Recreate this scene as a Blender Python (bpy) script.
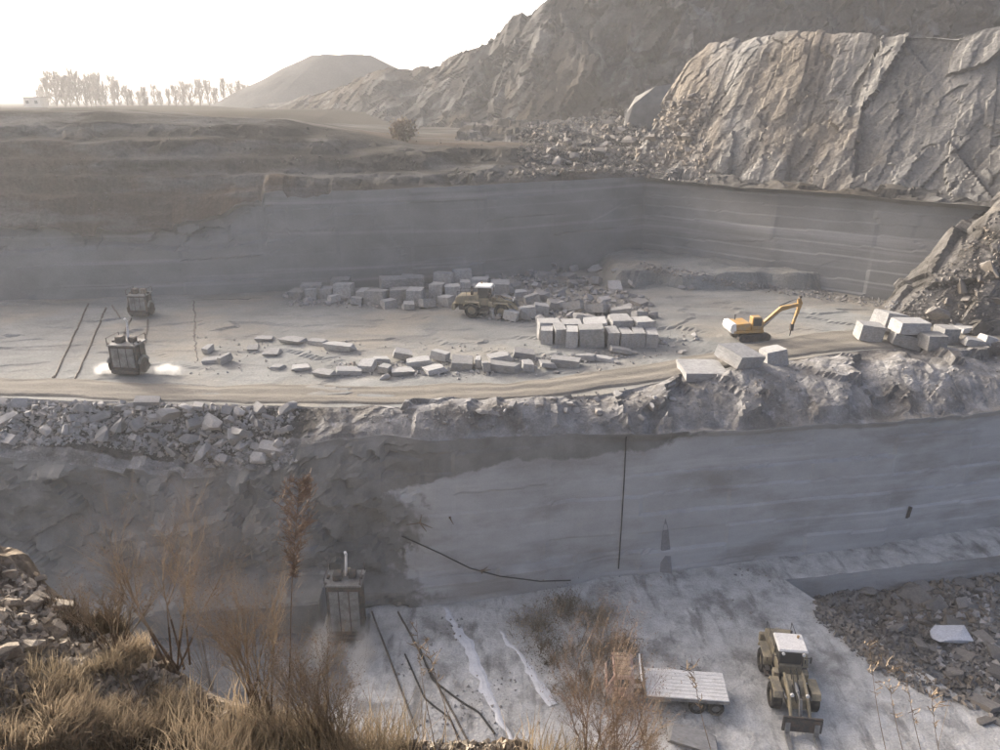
import bpy, bmesh, math, random
import numpy as np
from mathutils import Vector, Matrix, Euler
from mathutils.bvhtree import BVHTree
R = math.radians
random.seed(7); rng = np.random.RandomState(11)
for o in list(bpy.data.objects): bpy.data.objects.remove(o)
S = bpy.context.scene
COL = S.collection

# ---------------------------------------------------------------- camera, sky, sun, exposure
F = 755.0; TILT = R(20); CAMH = 36.0
cam = bpy.data.cameras.new('camera'); camo = bpy.data.objects.new('camera', cam); COL.objects.link(camo)
cam.sensor_width = 36; cam.lens = 36*F/1000; cam.clip_start = .1; cam.clip_end = 20000
camo.location = (0, 0, CAMH); camo.rotation_euler = (math.pi/2-TILT, 0, 0); S.camera = camo

SUN_AZ = R(-48); SUN_EL = R(21)          # azimuth measured from +Y, negative = left of the view
w = bpy.data.worlds.new('World'); S.world = w; w.use_nodes = True
nt = w.node_tree; bg = nt.nodes['Background']
sky = nt.nodes.new('ShaderNodeTexSky'); sky.sky_type = 'NISHITA'; sky.sun_disc = False
sky.sun_elevation = SUN_EL; sky.sun_rotation = SUN_AZ; sky.altitude = 200
sky.air_density = .35; sky.dust_density = 8.0; sky.ozone_density = 0.0
nt.links.new(sky.outputs[0], bg.inputs[0]); bg.inputs[1].default_value = .15
sl = bpy.data.lights.new('sun', 'SUN'); sl.energy = 1.5; sl.angle = R(10); sl.color = (1, .95, .86)
so = bpy.data.objects.new('sun', sl); COL.objects.link(so)
sd = Vector((math.sin(SUN_AZ)*math.cos(SUN_EL), math.cos(SUN_AZ)*math.cos(SUN_EL), math.sin(SUN_EL)))
so.rotation_euler = sd.to_track_quat('Z', 'Y').to_euler(); so.location = (0, 0, 200)
S.view_settings.view_transform = 'Standard'; S.view_settings.look = 'None'
S.view_settings.gamma = 1; S.view_settings.exposure = 1.8
S.render.engine = 'CYCLES'
S.cycles.volume_bounces = 1; S.cycles.max_bounces = 6; S.cycles.diffuse_bounces = 3

# ---------------------------------------------------------------- pixel <-> ground helpers (survey of the photograph)
def ray(x, y):
    u = (x-500)/F; v = (y-375)/F
    return Vector((u, math.cos(TILT)-v*math.sin(TILT), -math.sin(TILT)-v*math.cos(TILT)))
def atz(x, y, z):
    d = ray(x, y); return Vector((0, 0, CAMH)) + d*((z-CAMH)/d.z)
def aty(x, y, Y):
    d = ray(x, y); return Vector((0, 0, CAMH)) + d*(Y/d.y)

# ---------------------------------------------------------------- numpy noise
def _h(ix, iy, iz, s):
    a = (ix.astype(np.int64)*374761393 + iy.astype(np.int64)*668265263 + iz.astype(np.int64)*2147483647 + s*974634777) & 0xffffffff
    a = ((a ^ (a >> 13))*1274126177) & 0xffffffff
    a = ((a ^ (a >> 16))*2246822519) & 0xffffffff
    return ((a ^ (a >> 15)) & 0xffffff)/float(0xffffff)
def vnoise(P, s=0):
    i = np.floor(P); f = P-i; f = f*f*(3-2*f); r = 0
    for dx in (0, 1):
        for dy in (0, 1):
            for dz in (0, 1):
                wt = (f[..., 0] if dx else 1-f[..., 0])*(f[..., 1] if dy else 1-f[..., 1])*(f[..., 2] if dz else 1-f[..., 2])
                r = r + wt*_h(i[..., 0]+dx, i[..., 1]+dy, i[..., 2]+dz, s)
    return r*2-1
def fbm(P, o=4, s=0, g=.5):
    r = 0; a = 1.; t = 0
    for k in range(o):
        r = r + a*vnoise(P*(2.03**k)+k*7.7, s+k); t += a; a *= g
    return r/t
def facet(P, s=0, tilt=1.0):
    """broken rock: every cell a random tilted plane"""
    sh = P.shape[:-1]; P = P.reshape(-1, 3)
    i = np.floor(P); best = np.full(len(P), 9e9); val = np.zeros(len(P))
    for dx in (-1, 0, 1):
        for dy in (-1, 0, 1):
            for dz in (-1, 0, 1):
                c = i+np.array((dx, dy, dz))
                j = [_h(c[:, 0], c[:, 1], c[:, 2], s+q) for q in range(3)]
                ctr = c+np.stack(j, -1); d = P-ctr; dd = (d*d).sum(-1)
                g = np.stack([_h(c[:, 0], c[:, 1], c[:, 2], s+5+q)*2-1 for q in range(3)], -1)
                v = (_h(c[:, 0], c[:, 1], c[:, 2], s+9)*2-1)*.6+tilt*(d*g).sum(-1)
                m = dd < best; best = np.where(m, dd, best); val = np.where(m, v, val)
    return val.reshape(sh)
def ss(a, b, x):
    t = np.clip((x-a)/(b-a), 0, 1); return t*t*(3-2*t)
def V3(x, y, z): return np.stack(np.broadcast_arrays(x, y, z), -1).astype(float)

# ---------------------------------------------------------------- materials
MATS = {}
def nodes_of(m):
    m.use_nodes = True; return m.node_tree.nodes, m.node_tree.links, m.node_tree.nodes['Principled BSDF']
def rgb(c): return (c[0], c[1], c[2], 1)
def mat(name, c1, c2, scale=1., stretch=(1, 1, 1), c3=None, s3=.15, st3=(1, 1, 1), f3=.6, cut3=(.45, .62), bump=.3, bscale=4., bdist=.1, rough=.9,
        rnd=0., metal=0., spec=.08, fine=.25, c4=None, s4=1., st4=(1, 1, 1), cut4=(.55, .7), f4=.6, attr=None, thin=0.):
    m = bpy.data.materials.new(name); N, L, B = nodes_of(m)
    tc = N.new('ShaderNodeTexCoord')
    def noise(sc, stv, det=6, ro=.6):
        mp = N.new('ShaderNodeMapping'); mp.inputs['Scale'].default_value = stv; L.new(tc.outputs['Object'], mp.inputs[0])
        n = N.new('ShaderNodeTexNoise'); n.inputs['Scale'].default_value = sc; n.inputs['Detail'].default_value = det
        n.inputs['Roughness'].default_value = ro; L.new(mp.outputs[0], n.inputs['Vector']); return n
    def ramp(src, a, b, lo=(0, 0, 0), hi=(1, 1, 1)):
        r = N.new('ShaderNodeValToRGB'); r.color_ramp.elements[0].position = a; r.color_ramp.elements[1].position = b
        r.color_ramp.elements[0].color = rgb(lo); r.color_ramp.elements[1].color = rgb(hi); L.new(src, r.inputs[0]); return r.outputs[0]
    def mix(f, a, b, bt='MIX'):
        x = N.new('ShaderNodeMix'); x.data_type = 'RGBA'; x.blend_type = bt
        if isinstance(f, float): x.inputs[0].default_value = f
        else: L.new(f, x.inputs[0])
        L.new(a, x.inputs[6])
        if isinstance(b, tuple): x.inputs[7].default_value = rgb(b)
        else: L.new(b, x.inputs[7])
        return x.outputs[2]
    col = ramp(noise(scale, stretch).outputs[0], .3, .7, c1, c2)
    def over(col, c, s, st, cut, f):
        fac = ramp(noise(s, st).outputs[0], cut[0], cut[1], (0, 0, 0), (f, f, f)); return mix(fac, col, c)
    if c3: col = over(col, c3, s3, st3, cut3, f3)
    if c4: col = over(col, c4, s4, st4, cut4, f4)
    if attr:                                    # another kind of rock or a darker tone, where the mesh says so
        an = N.new('ShaderNodeAttribute'); an.attribute_name = 'rock_tone'
        c_b = ramp(noise(attr[2], (1, 1, 1)).outputs[0], .3, .7, attr[0], attr[1])
        ad = N.new('ShaderNodeMath'); ad.operation = 'ADD'; L.new(an.outputs['Fac'], ad.inputs[0])
        sb = N.new('ShaderNodeMath'); sb.operation = 'MULTIPLY_ADD'; L.new(noise(.9, (1, 1, 1), 8).outputs[0], sb.inputs[0]); sb.inputs[1].default_value = .9; sb.inputs[2].default_value = -.45
        L.new(sb.outputs[0], ad.inputs[1])
        col = mix(ramp(ad.outputs[0], .42, .58), col, c_b)
    if fine:
        fn = ramp(noise(bscale*3, (1, 1, 1), 4, .7).outputs[0], .3, .7, (1-fine,)*3, (1+fine*.6,)*3); col = mix(1., col, fn, 'MULTIPLY')
    if rnd:
        oi = N.new('ShaderNodeObjectInfo'); mr = N.new('ShaderNodeMapRange'); L.new(oi.outputs['Random'], mr.inputs[0])
        mr.inputs[3].default_value = 1-rnd; mr.inputs[4].default_value = 1+rnd
        hs = N.new('ShaderNodeHueSaturation'); L.new(mr.outputs[0], hs.inputs['Value']); L.new(col, hs.inputs['Color']); col = hs.outputs[0]
    L.new(col, B.inputs['Base Color']); B.inputs['Roughness'].default_value = rough; B.inputs['Metallic'].default_value = metal
    B.inputs['Specular IOR Level'].default_value = 0. if name in ('soil', 'plain', 'heap', 'mountain', 'cliff', 'mound') else spec
    if bump:
        b = N.new('ShaderNodeBump'); b.inputs['Strength'].default_value = bump; b.inputs['Distance'].default_value = bdist
        L.new(noise(bscale, (1, 1, 1), 8, .65).outputs[0], b.inputs['Height']); L.new(b.outputs[0], B.inputs['Normal'])
    if thin:                                    # dry blades let light through
        tr = N.new('ShaderNodeBsdfTranslucent'); L.new(col, tr.inputs[0]); ms = N.new('ShaderNodeMixShader'); ms.inputs[0].default_value = thin
        L.new(B.outputs[0], ms.inputs[1]); L.new(tr.outputs[0], ms.inputs[2]); L.new(ms.outputs[0], N['Material Output'].inputs[0])
    MATS[name] = m; return m

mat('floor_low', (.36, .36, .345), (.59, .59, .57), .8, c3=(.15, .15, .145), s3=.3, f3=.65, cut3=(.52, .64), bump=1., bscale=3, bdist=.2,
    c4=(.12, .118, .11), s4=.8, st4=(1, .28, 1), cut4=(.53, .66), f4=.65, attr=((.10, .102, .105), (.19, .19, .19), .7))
mat('pit_wet', (.035, .036, .036), (.20, .20, .195), .8, c3=(.42, .42, .38), s3=.3, f3=.6, cut3=(.54, .66), bump=.8, bscale=3, rough=.6, spec=.5)
mat('face_sawn', (.305, .306, .30), (.40, .402, .395), .25, (1, 1, 2.2), c3=(.18, .165, .145), s3=.10, st3=(1, 1, 3), f3=.6, cut3=(.48, .66), bump=.2, bscale=5,
    bdist=.05, c4=(.47, .47, .465), s4=.35, st4=(.12, .12, 3), cut4=(.55, .68), f4=.45, fine=.14, attr=((.13, .128, .118), (.23, .226, .213), .4))
mat('face_rough', (.125, .12, .115), (.23, .225, .215), .35, c3=(.10, .085, .07), s3=.12, f3=.6, cut3=(.48, .65), bump=.6, bscale=2.2, bdist=.2, fine=.2,
    c4=(.32, .32, .32), s4=.5, st4=(1, 1, .5), cut4=(.62, .74), f4=.5)
mat('shelf', (.17, .167, .16), (.35, .345, .335), .7, c3=(.12, .11, .095), s3=.25, f3=.7, cut3=(.48, .62), bump=1., bscale=2.5, bdist=.3, attr=((.075, .07, .06), (.15, .142, .13), 1.5), c4=(.42, .42, .42), s4=1.1, cut4=(.58, .7), f4=.6)
mat('floor_up', (.165, .17, .163), (.255, .26, .248), .18, c3=(.265, .24, .195), s3=.055, f3=.7, cut3=(.47, .6), bump=.5, bscale=2, bdist=.12,
    c4=(.15, .15, .148), s4=.3, st4=(.3, 1, 1), cut4=(.5, .66), f4=.6)
mat('road', (.155, .143, .12), (.225, .208, .178), .5, (.35, 1.5, 1), c3=(.15, .14, .12), s3=.8, st3=(.3, 1, 1), f3=.7, bump=.8, bscale=4)
mat('back_face', (.165, .168, .165), (.235, .238, .234), .16, (1, 1, 1.5), c3=(.15, .145, .138), s3=.05, st3=(1, 1, 2), f3=.4, bump=.2, bscale=3, bdist=.06,
    c4=(.33, .33, .33), s4=.25, st4=(.08, .08, 3), cut4=(.54, .68), f4=.5, fine=.12)
mat('soil', (.04, .038, .034), (.09, .084, .075), .09, c3=(.105, .08, .062), s3=.03, f3=.6, cut3=(.5, .62), bump=.7, bscale=.9, bdist=.4,
    c4=(.13, .13, .125), s4=.16, st4=(.5, 1, 2), cut4=(.48, .62), f4=.7)
mat('mountain', (.03, .029, .027), (.105, .103, .097), .09, c3=(.095, .078, .058), s3=.025, f3=.6, cut3=(.47, .6), bump=.8, bscale=.5, bdist=.6,
    c4=(.20, .197, .19), s4=.16, st4=(1, 1, .4), cut4=(.52, .66), f4=.6)
mat('cliff', (.175, .172, .16), (.255, .25, .236), .16, (1, 1, .5), c3=(.185, .155, .118), s3=.06, st3=(1, 1, .35), f3=.6, cut3=(.5, .62), bump=1., bscale=.9, bdist=.5,
    c4=(.10, .09, .08), s4=.25, st4=(1, 1, .25), cut4=(.57, .7), f4=.5)
mat('mound', (.09, .085, .078), (.19, .182, .17), .5, c3=(.05, .046, .04), s3=.4, f3=.7, bump=.9, bscale=1.5, bdist=.3, c4=(.27, .25, .215), s4=.3, cut4=(.6, .7), f4=.6)
mat('plain', (.045, .041, .034), (.075, .068, .057), .02, bump=.2, bscale=.5)
mat('heap', (.07, .07, .068), (.11, .11, .105), .05, bump=.5, bscale=.6, bdist=.4)
mat('near_soil', (.17, .14, .105), (.30, .25, .185), 1.2, c3=(.13, .10, .07), s3=.8, f3=.6, bump=.9, bscale=7, bdist=.08)
mat('near_rock', (.30, .265, .215), (.47, .42, .345), 2., c3=(.15, .11, .075), s3=1.2, f3=.6, bump=.8, bscale=9, bdist=.05, rnd=.2)
mat('granite_cut', (.22, .22, .215), (.38, .38, .372), .8, c3=(.31, .27, .215), s3=.5, f3=.5, cut3=(.52, .66), bump=.8, bscale=4, bdist=.12, rnd=.24, c4=(.13, .125, .12), s4=1.2, st4=(1, 1, .4), cut4=(.58, .7), f4=.5)
mat('granite_rubble', (.21, .207, .20), (.34, .337, .33), 1., c3=(.27, .225, .175), s3=.6, f3=.5, bump=.5, bscale=6, bdist=.05, rnd=.28)
mat('rock_brown', (.14, .132, .122), (.25, .238, .22), .7, c3=(.24, .19, .13), s3=.4, f3=.5, bump=.6, bscale=4, bdist=.08, rnd=.25)
mat('rock_white', (.50, .50, .51), (.66, .66, .66), .8, bump=.4, bscale=6, bdist=.04)
mat('slurry', (.50, .51, .53), (.66, .67, .68), 1.5, bump=.3, bscale=8, rough=.6)
mat('yellow_paint', (.36, .20, .05), (.44, .27, .085), 1.5, c3=(.24, .21, .16), s3=1.4, f3=.7, cut3=(.45, .62), bump=.1, rough=.55, spec=.4)
mat('dusty_yellow', (.24, .205, .13), (.34, .30, .215), 1.5, c3=(.15, .14, .12), s3=1.2, f3=.7, cut3=(.42, .6), bump=.15, rough=.7)
mat('white_paint', (.60, .59, .56), (.74, .73, .70), 1., c3=(.42, .39, .34), s3=.9, f3=.5, cut3=(.55, .7), bump=.1, rough=.5)
mat('red_paint', (.34, .20, .16), (.48, .34, .28), 1.5, c3=(.42, .38, .33), s3=1.5, f3=.6, bump=.1, rough=.6)
mat('steel_dark', (.055, .055, .056), (.11, .105, .10), 2., c3=(.13, .09, .06), s3=2, f3=.5, bump=.2, rough=.65, metal=.2)
mat('steel_grey', (.16, .165, .165), (.25, .25, .245), 1.5, c3=(.11, .10, .09), s3=1.2, f3=.6, bump=.15, rough=.6, metal=.1)
mat('rubber', (.022, .022, .022), (.05, .048, .045), 3., c3=(.13, .12, .10), s3=2, f3=.5, bump=.4, bscale=10, bdist=.02, rough=.9)
mat('glass_dark', (.02, .025, .03), (.04, .045, .05), 1., bump=0, rough=.12, spec=.6, fine=0)
mat('cable_black', (.03, .03, .03), (.05, .05, .05), 1., bump=0, rough=.7)
mat('rail_steel', (.07, .065, .06), (.13, .11, .09), 2., bump=.2, rough=.6, metal=.3)
mat('timber', (.24, .18, .12), (.36, .28, .20), 2., (1, 1, 6), bump=.3, rough=.85)
mat('bark', (.10, .075, .055), (.19, .145, .105), 3., bump=.4, bscale=14, rough=.95)
mat('far_bark', (.15, .12, .09), (.22, .18, .135), 1., bump=0)
mat('dry_twig', (.18, .142, .10), (.31, .25, .18), 2., bump=0, rnd=.15)
mat('red_twig', (.17, .13, .10), (.29, .225, .175), 2., bump=0, rnd=.15)
mat('dry_grass', (.26, .205, .14), (.42, .345, .245), 2., c3=(.15, .125, .085), s3=.9, f3=.7, bump=0, thin=.45)
mat('dry_leaf', (.14, .10, .07), (.25, .185, .125), 2., bump=0, thin=.15, rnd=.1)
mat('dark_scrub', (.085, .07, .05), (.17, .135, .09), 1., bump=0)
mat('hut_wall', (.40, .37, .33), (.48, .45, .40), 1., bump=.1)
mat('hut_roof', (.22, .18, .16), (.28, .24, .21), 1., bump=.1)

# ---------------------------------------------------------------- object helpers
def link(o, parent=None):
    COL.objects.link(o)
    if parent is not None: o.parent = parent
    return o
def tag(o, label=None, cat=None, group=None, kind=None):
    if label: o['label'] = label
    if cat: o['category'] = cat
    if group: o['group'] = group
    if kind: o['kind'] = kind
    return o
def empty(name, loc, rz=0, label=None, cat=None, group=None):
    o = bpy.data.objects.new(name, None); link(o); o.location = loc; o.rotation_euler = (0, 0, rz); o.empty_display_size = .5
    return tag(o, label, cat, group)
def mesh_np(name, verts, faces, m, smooth=False):
    me = bpy.data.meshes.new(name); me.from_pydata([tuple(v) for v in verts], [], faces); me.materials.append(MATS[m])
    if smooth: me.polygons.foreach_set('use_smooth', [True]*len(me.polygons))
    me.update(); return me
TERR = []       # (verts, faces) of the ground for ray tests
def sheet(name, P, m, smooth=False, kind='structure', terr=True):
    nu, nv = P.shape[:2]
    idx = np.arange(nu*nv).reshape(nu, nv)
    q = np.stack([idx[:-1, :-1], idx[1:, :-1], idx[1:, 1:], idx[:-1, 1:]], -1).reshape(-1, 4)
    me = bpy.data.meshes.new(name); V = P.reshape(-1, 3)
    me.vertices.add(len(V)); me.vertices.foreach_set('co', V.ravel())
    me.loops.add(q.size); me.loops.foreach_set('vertex_index', q.ravel().astype(np.int32))
    me.polygons.add(len(q)); me.polygons.foreach_set('loop_start', np.arange(0, q.size, 4, dtype=np.int32))
    me.update(calc_edges=True); me.materials.append(MATS[m])
    me.polygons.foreach_set('use_smooth', [smooth]*len(q)); me.validate()
    o = bpy.data.objects.new(name, me); link(o); tag(o, kind=kind)
    if terr: TERR.append((V, q))
    return o
def normals(P):
    a = np.gradient(P, axis=0); b = np.gradient(P, axis=1); n = np.cross(a, b)
    return n/(np.linalg.norm(n, axis=-1, keepdims=True)+1e-9)
def loft(rows, steps):
    """rows: list of (nu,3); steps: subdivisions between consecutive rows -> (nu,nv,3), v index, row coordinate"""
    out = []; vv = []
    for k, n in enumerate(steps):
        for j in range(n):
            t = j/n; out.append(rows[k]*(1-t)+rows[k+1]*t); vv.append(k+t)
    out.append(rows[-1]); vv.append(len(rows)-1.)
    return np.stack(out, 1), np.array(vv)[None, :]
def poly(pts, n):
    pts = np.array(pts, float); d = np.r_[0, np.cumsum(np.linalg.norm(np.diff(pts[:, :2], axis=0), axis=1))]
    s = np.linspace(0, d[-1], n); return np.stack([np.interp(s, d, pts[:, k]) for k in range(pts.shape[1])], -1)

# ================================================================ THE SETTING
ZU = 14.0
# ---- plan lines (x -> y)
BASE = [(-70, 51), (-40, 48.8), (-23, 48), (-10, 48), (-1.6, 49.5), (5.6, 51.3), (11.3, 52), (22.6, 54.3), (32.7, 56.1), (45, 59), (78, 67)]
ROAD = [(-78, 56), (-39, 55.2), (-23, 53.7), (-8, 53.1), (8, 55.8), (15, 59.7), (25, 64), (34, 67.3), (48, 68.8), (78, 71)]
BACK = [(-100, 83), (-58.6, 86.2), (-38.5, 88.6), (-24.7, 91), (-2.6, 96.6), (20.3, 108.3), (33.3, 94.9), (45.2, 85.2), (66, 71)]
def yl(L, x): return np.interp(x, [p[0] for p in L], [p[1] for p in L])
A = atz(785, 580, 0); B = atz(1000, 722, 0); C = atz(1000, 557, 0)
def edge_x(y): return A.x+(B.x-A.x)*(A.y-y)/(A.y-B.y)
def front_y(x): return np.where(x < A.x, A.y, A.y+(C.y-A.y)*(x-A.x)/(C.x-A.x))
def floor_z(x, y):
    P = V3(x, y, 0)
    z = .10*fbm(P*.35, 4, 3)+.05*fbm(P*1.7, 3, 9)+.06*np.maximum(0, facet(P*V3(.5, .5, 1), 21, .5))
    return z
# lower floor (west of the pit)
ys = np.linspace(8, A.y, 150); us = np.linspace(0, 1, 300)
Y = ys[None, :]*np.ones((300, 1)); ex = edge_x(Y)+.35*fbm(V3(Y*.6, 0, 0), 4, 5)*ss(A.y, A.y-1.5, Y)
X = -70+(ex+70)*us[:, None]
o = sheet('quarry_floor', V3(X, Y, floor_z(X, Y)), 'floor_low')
rk = 1-ss(-14.5, -8.5, X+.25*(Y-44)+1.5*fbm(V3(X, Y, 0)*.3, 3, 7)); at = o.data.attributes.new('rock_tone', 'FLOAT', 'POINT'); at.data.foreach_set('value', rk.ravel().astype(np.float32))  # darker floor colour towards the left of the tall saw
# ledge strip along the wall
xs = np.linspace(-70, 78, 420); t = np.linspace(0, 1, 26)
fy = front_y(xs)+np.where(xs > A.x, .15*fbm(V3(xs*.5, 3, 0), 3, 8), 0)
X = xs[:, None]*np.ones((1, 26)); Y = fy[:, None]+(yl(BASE, xs)+.5-fy)[:, None]*t[None, :]
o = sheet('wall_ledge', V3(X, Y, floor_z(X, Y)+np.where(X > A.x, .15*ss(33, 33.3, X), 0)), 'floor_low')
rk = 1-ss(-14.5, -8.5, X+.25*(Y-44)); at = o.data.attributes.new('rock_tone', 'FLOAT', 'POINT'); at.data.foreach_set('value', rk.ravel().astype(np.float32))
# pit floor and its two cut sides
X, Y = np.meshgrid(np.linspace(18, 82, 170), np.linspace(5, 66, 160), indexing='ij'); P = V3(X, Y, 0)
zp = -2.0+.35*fbm(P*.25, 4, 31)+.28*facet(P*.55, 33, .8)+.12*facet(P*1.6, 35, .8)
zp = np.where((X < edge_x(Y)-.6) | (Y > front_y(X)+.6), -3.2, zp)
sheet('pit_floor', V3(X, Y, zp), 'pit_wet')
def side(name, top, m, amp=.12):
    bot = top.copy(); bot[:, 2] = -3.0
    P, v = loft([top, bot], [12]); n = normals(P)
    w_ = ss(0, .3, v); P = P+n*(amp*facet(P*V3(.8, .8, .5), 41, .8)*w_)[..., None]
    sheet(name, P, m, terr=False)
yy = np.linspace(A.y, 8, 110); ex = edge_x(yy)+.35*fbm(V3(yy*.6, 0, 0), 4, 5)*ss(A.y, A.y-1.5, yy)
side('pit_side', V3(ex, yy, floor_z(ex, yy)), 'floor_low')
xx = np.linspace(A.x, 78, 150); fy = front_y(xx)+.15*fbm(V3(xx*.5, 3, 0), 3, 8)
side('ledge_side', V3(xx, fy, floor_z(xx, fy)+.15*ss(33, 33.3, xx)), 'face_sawn', .04)

# ---- lower quarry face and the broken shelf above it
nu = 460; xs = np.linspace(-70, 78, nu)
zt = np.interp(xs, [-70, -42, -30, -24, -19, -15, -9, -4, 4, 11, 21, 30, 42, 78], [11.2, 11.2, 10.6, 9.8, 10.2, 12.2, 13.0, 13.0, 12.6, 12.1, 11.7, 11.5, 11.3, 11.2])
zt = zt+.22*fbm(V3(xs*.35, 0, 0), 5, 51)+np.where(xs < -3, .5*facet(V3(xs*.35, 0, 0), 53, .8), .12*facet(V3(xs*.8, 0, 0), 53, .8))
rough_w = 1-ss(-10, -4.5, xs)
bat = .5+1.6*rough_w
top = V3(xs, yl(BASE, xs)+bat, zt); base = V3(xs, yl(BASE, xs), -.4)
Pf, vf = loft([base, top], [64]); nf = normals(Pf)
RW = rough_w[:, None]*np.ones_like(Pf[..., 0])
# the rough part wanders: lower left parts hang forward as a worn ledge
d = RW*(1.5*fbm(Pf*V3(.12, .12, .16), 4, 61)+.85*facet(Pf*V3(.22, .22, .26), 63, .9)+.34*facet(Pf*V3(.7, .7, .8), 65, .9)+.3*fbm(Pf*V3(.9, .9, .5), 4, 66))
led = RW*1.8*(1-ss(1.5, 2.1, Pf[..., 2]+.3*np.sin(Pf[..., 0]*.5)))*ss(-42, -36, Pf[..., 0])
step = (1-RW)*(-.13*np.floor((Pf[..., 2]-.5+.016*Pf[..., 0])/1.62)*ss(2, 16, Pf[..., 0])+.02*fbm(Pf*V3(.2, .2, .8), 4, 67)+.2*_h(np.floor((Pf[..., 0]+40)/7.3), np.floor((Pf[..., 2]-.5+.016*Pf[..., 0])/1.62), Pf[..., 0]*0, 5))
foot = (1-RW)*np.where(Pf[..., 2] < 1.7+.02*(Pf[..., 0]+9), .9*ss(9, 5, Pf[..., 0]), 0)       # low sawn step beside the saw
ends = ss(0, .03, vf)*(1-ss(.93, 1., vf))
outw = np.array((0, -1., 0))
Pf = Pf+(d*ends+led+foot)[..., None]*outw+(step*ends)[..., None]*outw
me_lo = sheet('lower_quarry_face', Pf, 'face_sawn')
wander = Pf[..., 0]+2.5*fbm(Pf*V3(.3, .3, .3), 3, 71)
zb = 9.8+2.2*fbm(Pf*V3(.1, .1, .1), 3, 73)+.02*Pf[..., 0]
rk = np.maximum(1-ss(-13, -1, wander+1.5*fbm(Pf*.9, 4, 75)), ss(zb-1, zb+1, Pf[..., 2])*(1-ss(8, 22, Pf[..., 0])))
at = me_lo.data.attributes.new('rock_tone', 'FLOAT', 'POINT'); at.data.foreach_set('value', rk.ravel().astype(np.float32))
ry = yl(ROAD, xs)+.25*fbm(V3(xs*.3, 9, 0), 4, 81); rz = np.full(nu, ZU-.02)
P, v = loft([top, V3(xs, ry, rz)], [46]); n = normals(P); n = n*np.sign(n[..., 2:3])
en = ss(0, .12, v)*(1-ss(.9, 1, v))
lf = ss(-12, -6, P[..., 0])
d = 1.1*fbm(P*V3(.22, .16, .2), 4, 83)+.75*facet(P*V3(.24, .20, .3)+.5*fbm(P*.4, 3, 84)[..., None], 85, .9)*lf+.42*facet(P*V3(.3, .3, .3), 86, .9)*(1-lf)+.10*facet(P*V3(.9, .9, .9), 87, .9)*(1-.5*lf)+.10*fbm(P*V3(1.5, .8, 1.5), 4, 88)
bulge = .9*np.sin(math.pi*np.clip(v, 0, 1))*lf
P = P+n*((d+bulge)*en)[..., None]
o = sheet('rock_shelf', P, 'shelf')
rk = (1-ss(-16, -11, P[..., 0]+2*fbm(P*.3, 3, 89)))*ss(.12, .3, v)*(1-ss(.93, 1, v))  # left dirt darkened to paint shaded gaps between the rubble
at = o.data.attributes.new('rock_tone', 'FLOAT', 'POINT'); at.data.foreach_set('value', rk.ravel().astype(np.float32))

# ---- sawn bench left of the tall saw
nb = 120; xb = np.linspace(-46, -12.9, nb); e_ = .12*fbm(V3(xb*.5, 2, 0), 4, 401)
yf = np.interp(xb, [-46, -30, -22, -12.9], [42.5, 43.6, 44.4, 44.9])+e_
rows = [V3(xb, yf-.1, -.4), V3(xb, yf, 2.3+.04*(xb+13)), V3(xb, yf+.15, 2.5+.04*(xb+13)), V3(xb, yl(BASE, xb)+.8, 2.9+.03*(xb+13))]
rows[0][-1, 0] = -12.9
P, v = loft(rows, [16, 3, 26]); P[..., 2] += (.14*fbm(P*.6, 4, 403)+.12*facet(P*.5, 405, .8))*ss(1., 1.6, v)
o = sheet('sawn_bench', P, 'face_sawn'); at = o.data.attributes.new('rock_tone', 'FLOAT', 'POINT'); at.data.foreach_set('value', (.85+.4*fbm(P*.4, 3, 407)).ravel().astype(np.float32))
Pe, v = loft([P[-1, ::1][:, :]*np.array((1, 1, 0))+np.array((.05, 0, -.4)), P[-1]], [12]); sheet('sawn_bench_end', Pe+np.array((.0, 0, 0)), 'face_sawn', terr=False)
# ---- upper quarry floor
nu, nv = 330, 130
xs = np.linspace(-100, 74, nu); fy = yl(ROAD, np.clip(xs, -78, 78))+.25*fbm(V3(xs*.3, 9, 0), 4, 81)
by = yl(BACK, np.clip(xs, -100, 66))+1.5
t = np.linspace(0, 1, nv); X = xs[:, None]*np.ones((1, nv)); Y = fy[:, None]*(1-t)+by[:, None]*t
P = V3(X, Y, 0)
bench = ss(0, .9, (X-13)*.35)*ss(0, .5, Y-(93.5-.12*(X-13)+1.2*vnoise(P*.3, 3)))*1.9       # raised bench in the far corner
zu = ZU+(.18*fbm(P*.16, 4, 91)+.14*facet(P*V3(.16, .4, 1), 93, .7)+.04*fbm(P*1.3, 3, 95))*ss(0, .06, t)[None, :]+bench*(1+.25*fbm(P*.5, 3, 97))
sheet('upper_quarry_floor', V3(X, Y, zu), 'floor_up')
# ---- haul road along the rim
nu = 380; xs = np.linspace(-78, 62, nu); c = yl(ROAD, xs)
k = np.ones(41)/41; cs = np.convolve(np.r_[np.full(20, c[0]), c, np.full(20, c[-1])], k, 'valid')
wd = np.interp(xs, [-78, -30, 0, 15, 30, 45, 62], [3.9, 3.9, 4.0, 4.4, 6.0, 7.5, 6])
t = np.linspace(0, 1, 30); X = xs[:, None]*np.ones((1, 30)); Y = cs[:, None]+.35+.5*fbm(V3(xs*.35, 5, 0), 4, 103)[:, None]*(1-t)+(wd+.9*fbm(V3(xs*.3, 7, 0), 4, 105))[:, None]*t
s_ = t[None, :]*4
rut = .06*np.cos((s_-.9+.25*fbm(V3(X*.12, 3, 0), 3, 107))*2*math.pi/1.55)*(.7+.6*fbm(V3(X*.3, Y*.8, 1), 3, 108))*ss(0, .1, t)*(1-ss(.9, 1, t))
Z = ZU+.19+rut+.07*fbm(V3(X*.25, Y*1.2, 0), 4, 101)-.30*(1-ss(0, .07, t)*(1-ss(.9, 1, t)))[None, :]
sheet('haul_road', V3(X, Y, Z), 'road', smooth=True)

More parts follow.
